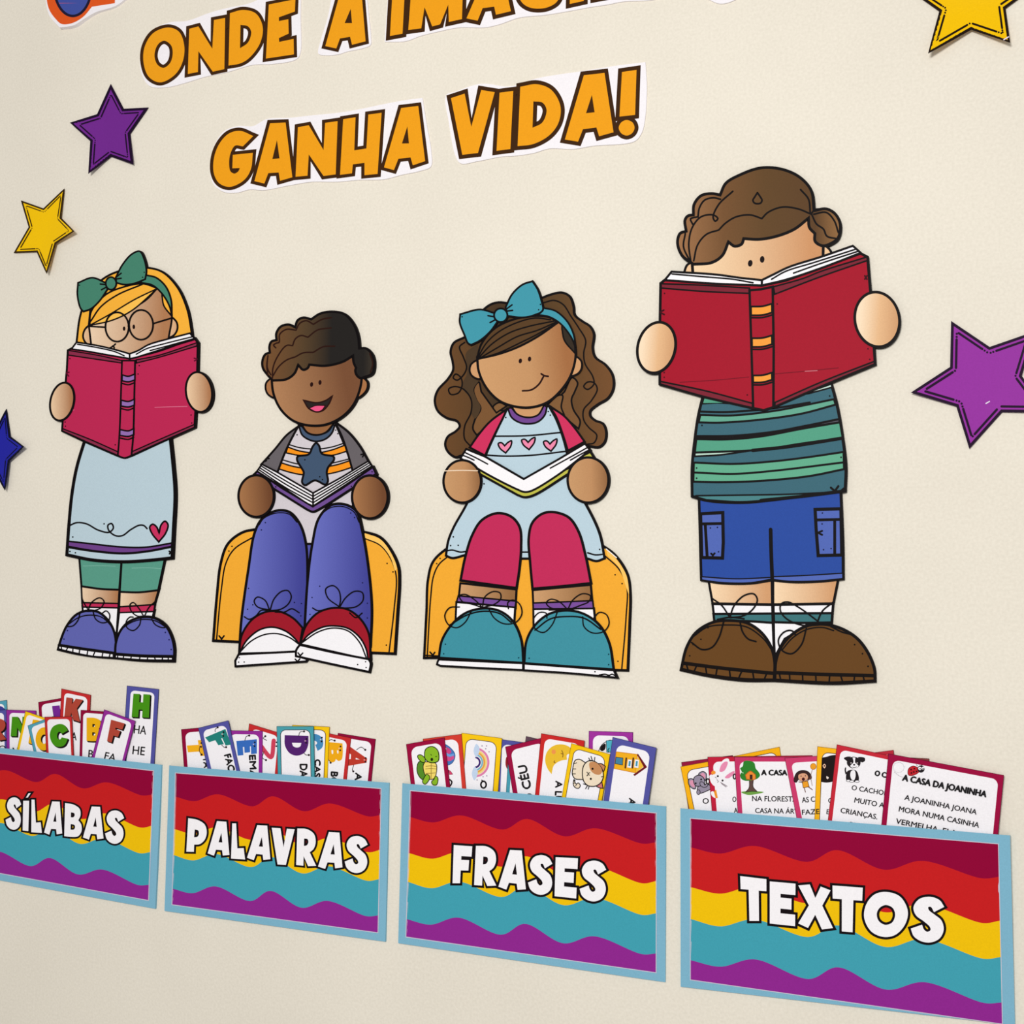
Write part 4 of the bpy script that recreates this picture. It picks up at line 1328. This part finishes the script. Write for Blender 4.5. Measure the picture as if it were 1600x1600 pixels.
for c, w, rr in (((224, 128, 172), 4.6, 1.0), ((244, 214, 130), 4.2, .83), ((232, 164, 70), 4, .70), ((120, 180, 200), 3.6, .55), ((60, 32, 110), 4, .36)):
    pts = []
    for j in range(13):
        a = math.radians(-78 + j * 13.4)
        pts.append('%f,%f' % (888 + 152 * rr * math.cos(a), 445 + 158 * rr * math.sin(a)))
    p.line(' '.join(pts), w * .72, c)
for cx, cy in ((905, 310), (885, 570)):
    p.fill([(cx + dx, cy + dy, False) for dx, dy in ((0, -75), (30, -40), (35, 0), (20, 45), (-5, 78), (-25, 40), (-32, 0), (-20, -45))], (196, 214, 238))
p.dots('968,258 1020,258 1048,325 1010,290 980,608 1022,598 912,645', 1.0, (150, 130, 160))
t.part('printed_text').text('O', (1020, 740), (1020, 655), 72, .04) if False else None
p = t.part('printed_text')
p.el(985, 698, 30, 38, None, 2.6, oc=(20, 16, 18))
p.line('965,648 985,662', 1.8)
t.build()
t = phrase('red-edged phrase card with a fish picture, behind the turtle card', 3, CCc, (298, 180), (735, 125), (75, 900), (214, 60, 48), 46, 80)
p = t.part('fish_picture')
p.fill('500,230 560,245 620,290 660,350 655,410 620,460 560,480 480,470', (70, 120, 190), .8, (40, 60, 120))
p.fill('540,270 600,290 620,330 590,350 540,330', (206, 70, 130))
p.fill('560,370 600,385 645,370 650,400 600,430 550,415', (214, 80, 140))
p.fill('560,335 600,355 650,345 650,365 600,380 560,365', (110, 160, 220))
p.el(552, 292, 14, 17, WHITE, .6)
p.fill('585,530! 610,545 635,580! 600,585!', (216, 70, 110), .6, (120, 30, 60))
p.line('600,640 625,665 615,700 600,715', 2.2)
t.build()
t = phrase('maroon-edged phrase card with a turtle picture, leftmost', 5, CCc, (108, 240), (540, 165), (105, 900), (158, 10, 60), 46, 75)
p = t.part('turtle_picture')
TG1 = (140, 186, 40)
p.fill('300,430 250,440 228,520 245,590 290,640 340,640! 340,450!', (86, 140, 40), 1.2)
p.fill('325,400! 275,360 240,365 238,390 280,440 320,450!', TG1, 1.2)
p.fill('320,440! 300,480 310,560 340,610 390,640 430,620 450,560 450,470 420,440!', (246, 220, 110), 1.2)
p.lines(.9, '330,490 390,485 445,490', '325,520 390,515 450,520', '330,570 390,568 440,565', '392,460 390,640', c=(150, 120, 50))
for a in ('370,600 340,580 310,620 292,670 320,695 350,670 372,630', '440,600 465,620 465,670 450,702 410,700 395,665 420,640'):
    p.fill(a, TG1, 1.2)
p.fill('315,360 325,300 370,268 420,270 465,310 480,380 470,430 420,450 360,440 320,400', TG1, 1.3)
p.el(398, 412, 15, 18, (30, 24, 10))
p.lines(1.0, '385,355 395,365', '440,380 455,378')
t.build()
t = phrase('maroon-edged phrase card reading O CÉU upwards, left of the moon card', 4, CCc, (1235, 270), (1700, 155), (155, 950), (158, 14, 64), 52, 70)
t.part('printed_text').text('O CÉU', (1565, 900), (1468, 470), 92, .04)
t.build()
t = phrase('red-edged phrase card with a sleeping yellow moon', 6, CD, (188, 118), (677, 200), (-90, 900), (204, 40, 40), 46, 70)
p = t.part('moon_picture')
p.fill('305,580! 260,520 232,430 250,330 320,260 410,240 500,265 560,340! 480,360 480,415! 400,430 330,480 312,540', (236, 190, 50))
p.el(328, 325, 24, 26, (240, 150, 80))
p.lines(1.2, '420,310 435,350 430,385', '338,428 332,442 345,450', '412,345 430,350', c=(130, 90, 30))
p = t.part('printed_text')
p.text('A LUA', (352, 655), (338, 980), 72, .04)
t.build()
t = phrase('yellow-edged phrase card with a cream cat lying sideways', 8, CD, (530, 230), (968, 355), (-160, 900), (248, 198, 14), 44, 75, 1.0)
p = t.part('cat_picture')
CRM = (240, 222, 196)
p.fill('690,450! 620,410 575,420 555,460 545,520 540,580 570,630 640,640 680,640!', CRM, 1.5)
p.lines(1.2, '560,460 590,450', '548,520 580,520', '545,575 575,575')
p.fill('560,640 550,690 570,730 610,740 630,710 610,680 580,690', CRM, 1.4)
p.lines(1.0, '560,660 575,650', '556,685 572,672', '575,715 590,695')
p.fill('820,460! 870,460 915,490! 900,540 880,560!', (196, 130, 90), 1.4)
p.fill('800,710! 850,735 890,740! 880,690 870,640!', (206, 120, 120), 1.4)
p.fill('655,560 670,480 720,430 780,430 840,470 885,540 890,620 860,680 800,715 720,710 670,660', CRM, 1.6)
p.fill('735,450 790,440 850,480 880,550 850,585 790,575 745,530', (200, 140, 92))
p.el(770, 518, 12, 13, (20, 14, 14))
p.el(750, 632, 12, 13, (20, 14, 14))
p.lines(1.3, '705,555 720,570 738,562', '705,598 720,585 735,590', '720,570 720,586', '725,395 745,430', '752,378 768,428', '795,388 790,428', '665,690 700,700', '690,745 710,710', '720,750 730,715', '895,605 870,610')
t.build()
t = phrase('violet-edged phrase card with a yellow house lying sideways, rightmost', 10, CD, (1000, 160), (1495, 280), (-130, 900), VIO, 62, 80)
p = t.part('house_picture')
p.fill('1040,325! 1280,355! 1260,565! 1015,515!', (244, 176, 30), 1, (210, 130, 20))
p.fill('1285,345! 1390,500! 1250,600! 1230,585! 1350,500! 1275,365!', (110, 20, 30))
p.fill('1285,375! 1350,495! 1260,565!', (244, 190, 60))
p.fill('1035,385! 1115,395! 1110,475! 1025,460!', (70, 130, 160), .8)
for x in (1145, 1225):
    p.fill([(x, 390, True), (x + 18, 392, True), (x + 4, 515, True), (x - 12, 512, True)], (70, 40, 36))
    p.fill([(x + 30, 415, True), (x + 70, 420, True), (x + 62, 505, True), (x + 20, 500, True)], WHITE, .8, (230, 230, 240))
    p.fill([(x + 38, 428, True), (x + 60, 430, True), (x + 54, 490, True), (x + 32, 488, True)], (60, 150, 180))
t.part('printed_text').text('A CASA', (1190, 850), (1110, 1200), 72, .04)
t.build()

# text cards
CE, CF = (1050, 1150, .16875), (1290, 1150, .1875)


def story(label, k, crop, tl, tr, down, c, b, r, line=None):
    return Card(label, TG, crop, tl, tr, down, c, k, b, r, line)


story('maroon-edged story card, a sliver behind the elephant card', 0, CE, (88, 245), (560, 180), (105, 700), (150, 20, 60), 40, 60).build()
story('orange-yellow story card, its corner rising behind the rabbit and tree cards', 0, CE, (540, 195), (995, 102), (105, 680), (248, 178, 16), 38, 60, 1.0).build()
story('red-backed story card, a thin edge behind the tree and balloon cards', 1, CE, (820, 188), (1298, 180), (10, 650), (190, 40, 70), 38, 60).build()
t = story('yellow-edged story card with an elephant picture, leftmost', 1, CE, (80, 285), (520, 205), (135, 660), (250, 180, 20), 44, 62, 1.0)
p = t.part('elephant_picture')
GRE, PKE = (150, 140, 160), (222, 150, 176)
p.fill('245,380 250,345 285,328 315,345 320,385 300,420 260,415', GRE, 1.2)
p.fill('260,378 268,350 290,342 308,362 306,390 285,405', PKE)
p.fill('215,490 180,480 152,440 155,400 185,395 215,420', GRE, 1.2)
p.fill('208,475 182,465 164,435 172,410 195,412', PKE)
p.fill('240,470 300,450 345,450 355,490 320,510 260,530 235,510', GRE, 1.2)
p.el(245, 520, 16, 22, GRE, 1)
p.fill('205,440 205,385 250,362 290,385 305,430 300,450 270,460 230,465', GRE, 1.2)
p.fill('262,425 290,430 305,455 320,440 335,445 320,470 290,475 262,455', GRE, 1)
p.dots('220,438 270,402', 1.5, (20, 16, 20))
p = t.part('printed_text')
p.el(332, 420, 14, 24, None, 2, oc=(24, 20, 22))
p.text('O ELEFANTE', (288, 630), (700, 570), 50)
t.build()
t = story('red-edged story card with a white rabbit picture', 3, CE, (330, 195), (830, 188), (55, 680), (196, 30, 60), 44, 55)
p = t.part('rabbit_picture')
RW = (246, 242, 246)
p.fill('440,330! 445,260 490,212 525,212 530,250 505,310 470,345', RW)
p.fill('442,330 455,270 490,238 515,240 512,270 480,325', (232, 140, 176))
p.fill('490,390! 530,340 580,318 640,310 600,350 540,390', RW)
p.fill('490,385 530,345 578,325 575,350 520,392', (232, 140, 176))
p.fill('352,400 375,360 420,345 470,365 500,410 480,450 420,470 380,455', RW)
p.fill('345,370! 365,355 390,420! 350,400!', RW)
p.fill('380,320 402,330 400,350 375,355 362,340', (244, 150, 50))
p.fill('385,520! 408,495! 424,575! 395,575!', (240, 150, 40))
p.fill('360,520 380,510 395,545 400,575 370,555', RW)
p.dots('424,372 468,412', 1.7, (30, 20, 24))
p.lines(.9, '400,380 412,390', '415,405 425,412', '420,428 432,420', '450,430 510,465', '460,442 500,472', c=(110, 90, 100))
p = t.part('printed_text')
p.text('O COELHO', (565, 400), (760, 400), 50, .035)
p.text('O COELHO', (560, 610), (800, 610), 48)
p.text('ADORA', (575, 710), (740, 710), 45)
t.build()
t = story('pink-edged story card with a tree house picture, headed A CASA', 5, CE, (578, 195), (1180, 195), (42, 680), PNK, 42, 55)
p = t.part('tree_picture')
p.fill('640,520 700,510 760,510 850,520 800,535 700,545', (110, 160, 70))
p.fill('715,400! 755,400! 752,470 790,515! 740,512 680,520! 712,480', (96, 72, 66), .8)
p.fill('665,235 720,230 762,250 775,300 800,330 815,365 790,395 740,410 680,415 640,395 630,360 645,330 630,300 655,280', (46, 130, 44))
p.fill('680,360! 725,325 772,358! 770,400 690,400!', (238, 140, 50), 1, (190, 90, 30))
p.fill('720,358! 745,358! 745,402! 720,402!', (60, 34, 30))
p.line('632,335 660,342', 1, (220, 240, 220))
p = t.part('printed_text')
p.text('A CASA', (828, 362), (1065, 364), 48, .04)
p.text('NA FLORESTA', (742, 603), (1160, 608), 48)
p.text('CASA NA ÁRVORE', (770, 712), (1290, 722), 45)
t.build()
t = story('pink-edged story card with a child holding a balloon', 7, CE, (1045, 205), (1560, 172), (135, 680), (206, 60, 108), 48, 50)
p = t.part('child_picture')
p.fill('1130,420 1150,345 1200,318 1260,330 1290,370 1290,395 1240,405 1180,395 1150,430', (56, 32, 34), .8)
p.fill('1170,360 1200,345 1245,350 1262,385 1240,415 1200,420 1172,400', (222, 160, 128), .6)
p.el(1216, 400, 14, 16, (70, 20, 24))
p.dots('1195,372 1235,368', .9, (30, 16, 16))
p.fill('1205,425! 1255,415! 1270,470! 1215,480!', (240, 160, 40), .8)
p.lines(1.3, '1225,480 1235,520', '1260,470 1300,498', '1205,430 1175,425', '1255,415 1290,375', c=(110, 60, 50))
p.line('1300,310 1285,370 1298,460', .7, (120, 90, 80))
p.el(1308, 282, 26, 28, (238, 160, 40), .8, oc=(190, 110, 20))
p = t.part('printed_text')
p.text('AS CRIANÇAS', (1205, 617), (1560, 590), 48)
p.text('FAZEM', (1205, 730), (1420, 718), 46)
t.build()
t = story('yellow-edged story card with a black animal head', 8, CE, (1348, 98), (1900, 165), (-28, 690), (250, 182, 24), 46, 60, 1.0)
p = t.part('animal_picture')
p.fill('1388,200! 1440,190 1470,180 1530,178 1560,200 1560,400 1500,420 1430,432 1380,425!', (30, 20, 20))
p.fill('1395,275 1412,258 1425,275 1412,300', (236, 190, 160))
p.dots('1411,277', 1.2, (24, 14, 14))
p.fill('1430,370! 1452,385 1440,400 1430,390', (236, 220, 210))
p = t.part('printed_text')
p.text('O GATO', (1445, 618), (1700, 640), 46)
p.text('ERA', (1430, 722), (1530, 732), 44)
t.build()
story('red story card, a corner showing behind the dog and ladybug cards', 4, CF, (100, 180), (565, 118), (60, 560), (190, 44, 60), 30, 40).build()
story('dark-edged story card, a thin edge above the ladybug card', 5, CF, (420, 165), (862, 190), (-40, 560), (140, 60, 60), 30, 40).build()
t = story('red-edged story card with a black and white puppy', 9, CF, (95, 72), (720, 205), (-85, 720), (200, 40, 56), 34, 52)
p = t.part('puppy_picture')
DK = (34, 28, 32)
p.fill('165,320! 158,280 165,260 172,265! 170,290 180,310', DK)
p.fill('185,290 170,330 175,370 230,385 275,370 272,320 250,285', DK)
p.fill('215,290 240,285 250,330 235,370 215,360 205,320', RW)
for cx, cy in ((190, 372), (218, 378), (262, 378)):
    p.el(cx, cy, 18, 9, RW, .7)
p.fill('178,232 185,195 215,175 260,178 290,205 285,245 255,268 215,268', DK)
p.fill('225,178! 248,180! 246,220 275,250 240,272 205,250 232,220', RW)
p.fill('185,215! 152,185 180,172 210,172!', DK)
p.fill('280,205! 270,178 325,182 328,205 305,220', DK)
p.el(238, 240, 9, 7, DK)
p.dots('212,225 264,225', 1.1, (200, 190, 190))
p.line('222,258 240,265 258,256', .8)
p = t.part('printed_text')
p.text('O CACHORRO', (408, 328), (760, 400), 42, .04)
p.text('O CACHORRO É', (215, 448), (640, 520), 40)
p.text('MUITO AMIGO', (238, 553), (640, 628), 42)
p.text('CRIANÇAS.', (122, 638), (428, 695), 42)
p.text('BRINCA', (198, 755), (420, 795), 40)
t.build()
t = story('maroon-edged story card about the ladybug, frontmost and rightmost', 11, CF, (525, 148), (1485, 328), (-75, 760), (158, 8, 62), 42, 55)
p = t.part('ladybug_picture')
p.fill('690,325 690,275 725,250 765,262 785,290 760,315 720,330', (196, 34, 44), .8, (90, 10, 20))
p.dots('712,280 735,300 740,272 758,295 715,308', 1.4, (50, 10, 16))
p.el(795, 275, 30, 30, DK)
p.el(785, 270, 13, 14, WHITE)
p.el(812, 268, 10, 12, WHITE)
p.dots('788,273 813,272', 1.1, (20, 14, 14))
p.lines(.8, '765,250 755,238', '800,250 805,236')
for j in range(24):
    a = 2 * math.pi * j / 24
    p.dots('%f,%f' % (608 + 45 * math.cos(a), 262 + 42 * math.sin(a)), .45, (130, 120, 130))
for j in range(9):
    p.dots('%f,%f' % (572 + j * 8, 300 + 42 * math.sin(j / 9 * 1.5)), .45, (130, 120, 130))
p = t.part('printed_text')
p.text('A CASA DA JOANINHA', (638, 370), (1335, 510), 50, .04)
p.text('A JOANINHA JOANA', (655, 530), (1255, 655), 42)
p.text('MORA NUMA CASINHA', (608, 627), (1275, 765), 43)
p.text('VERMELHA. ELA', (582, 728), (1085, 830), 43)
t.build()
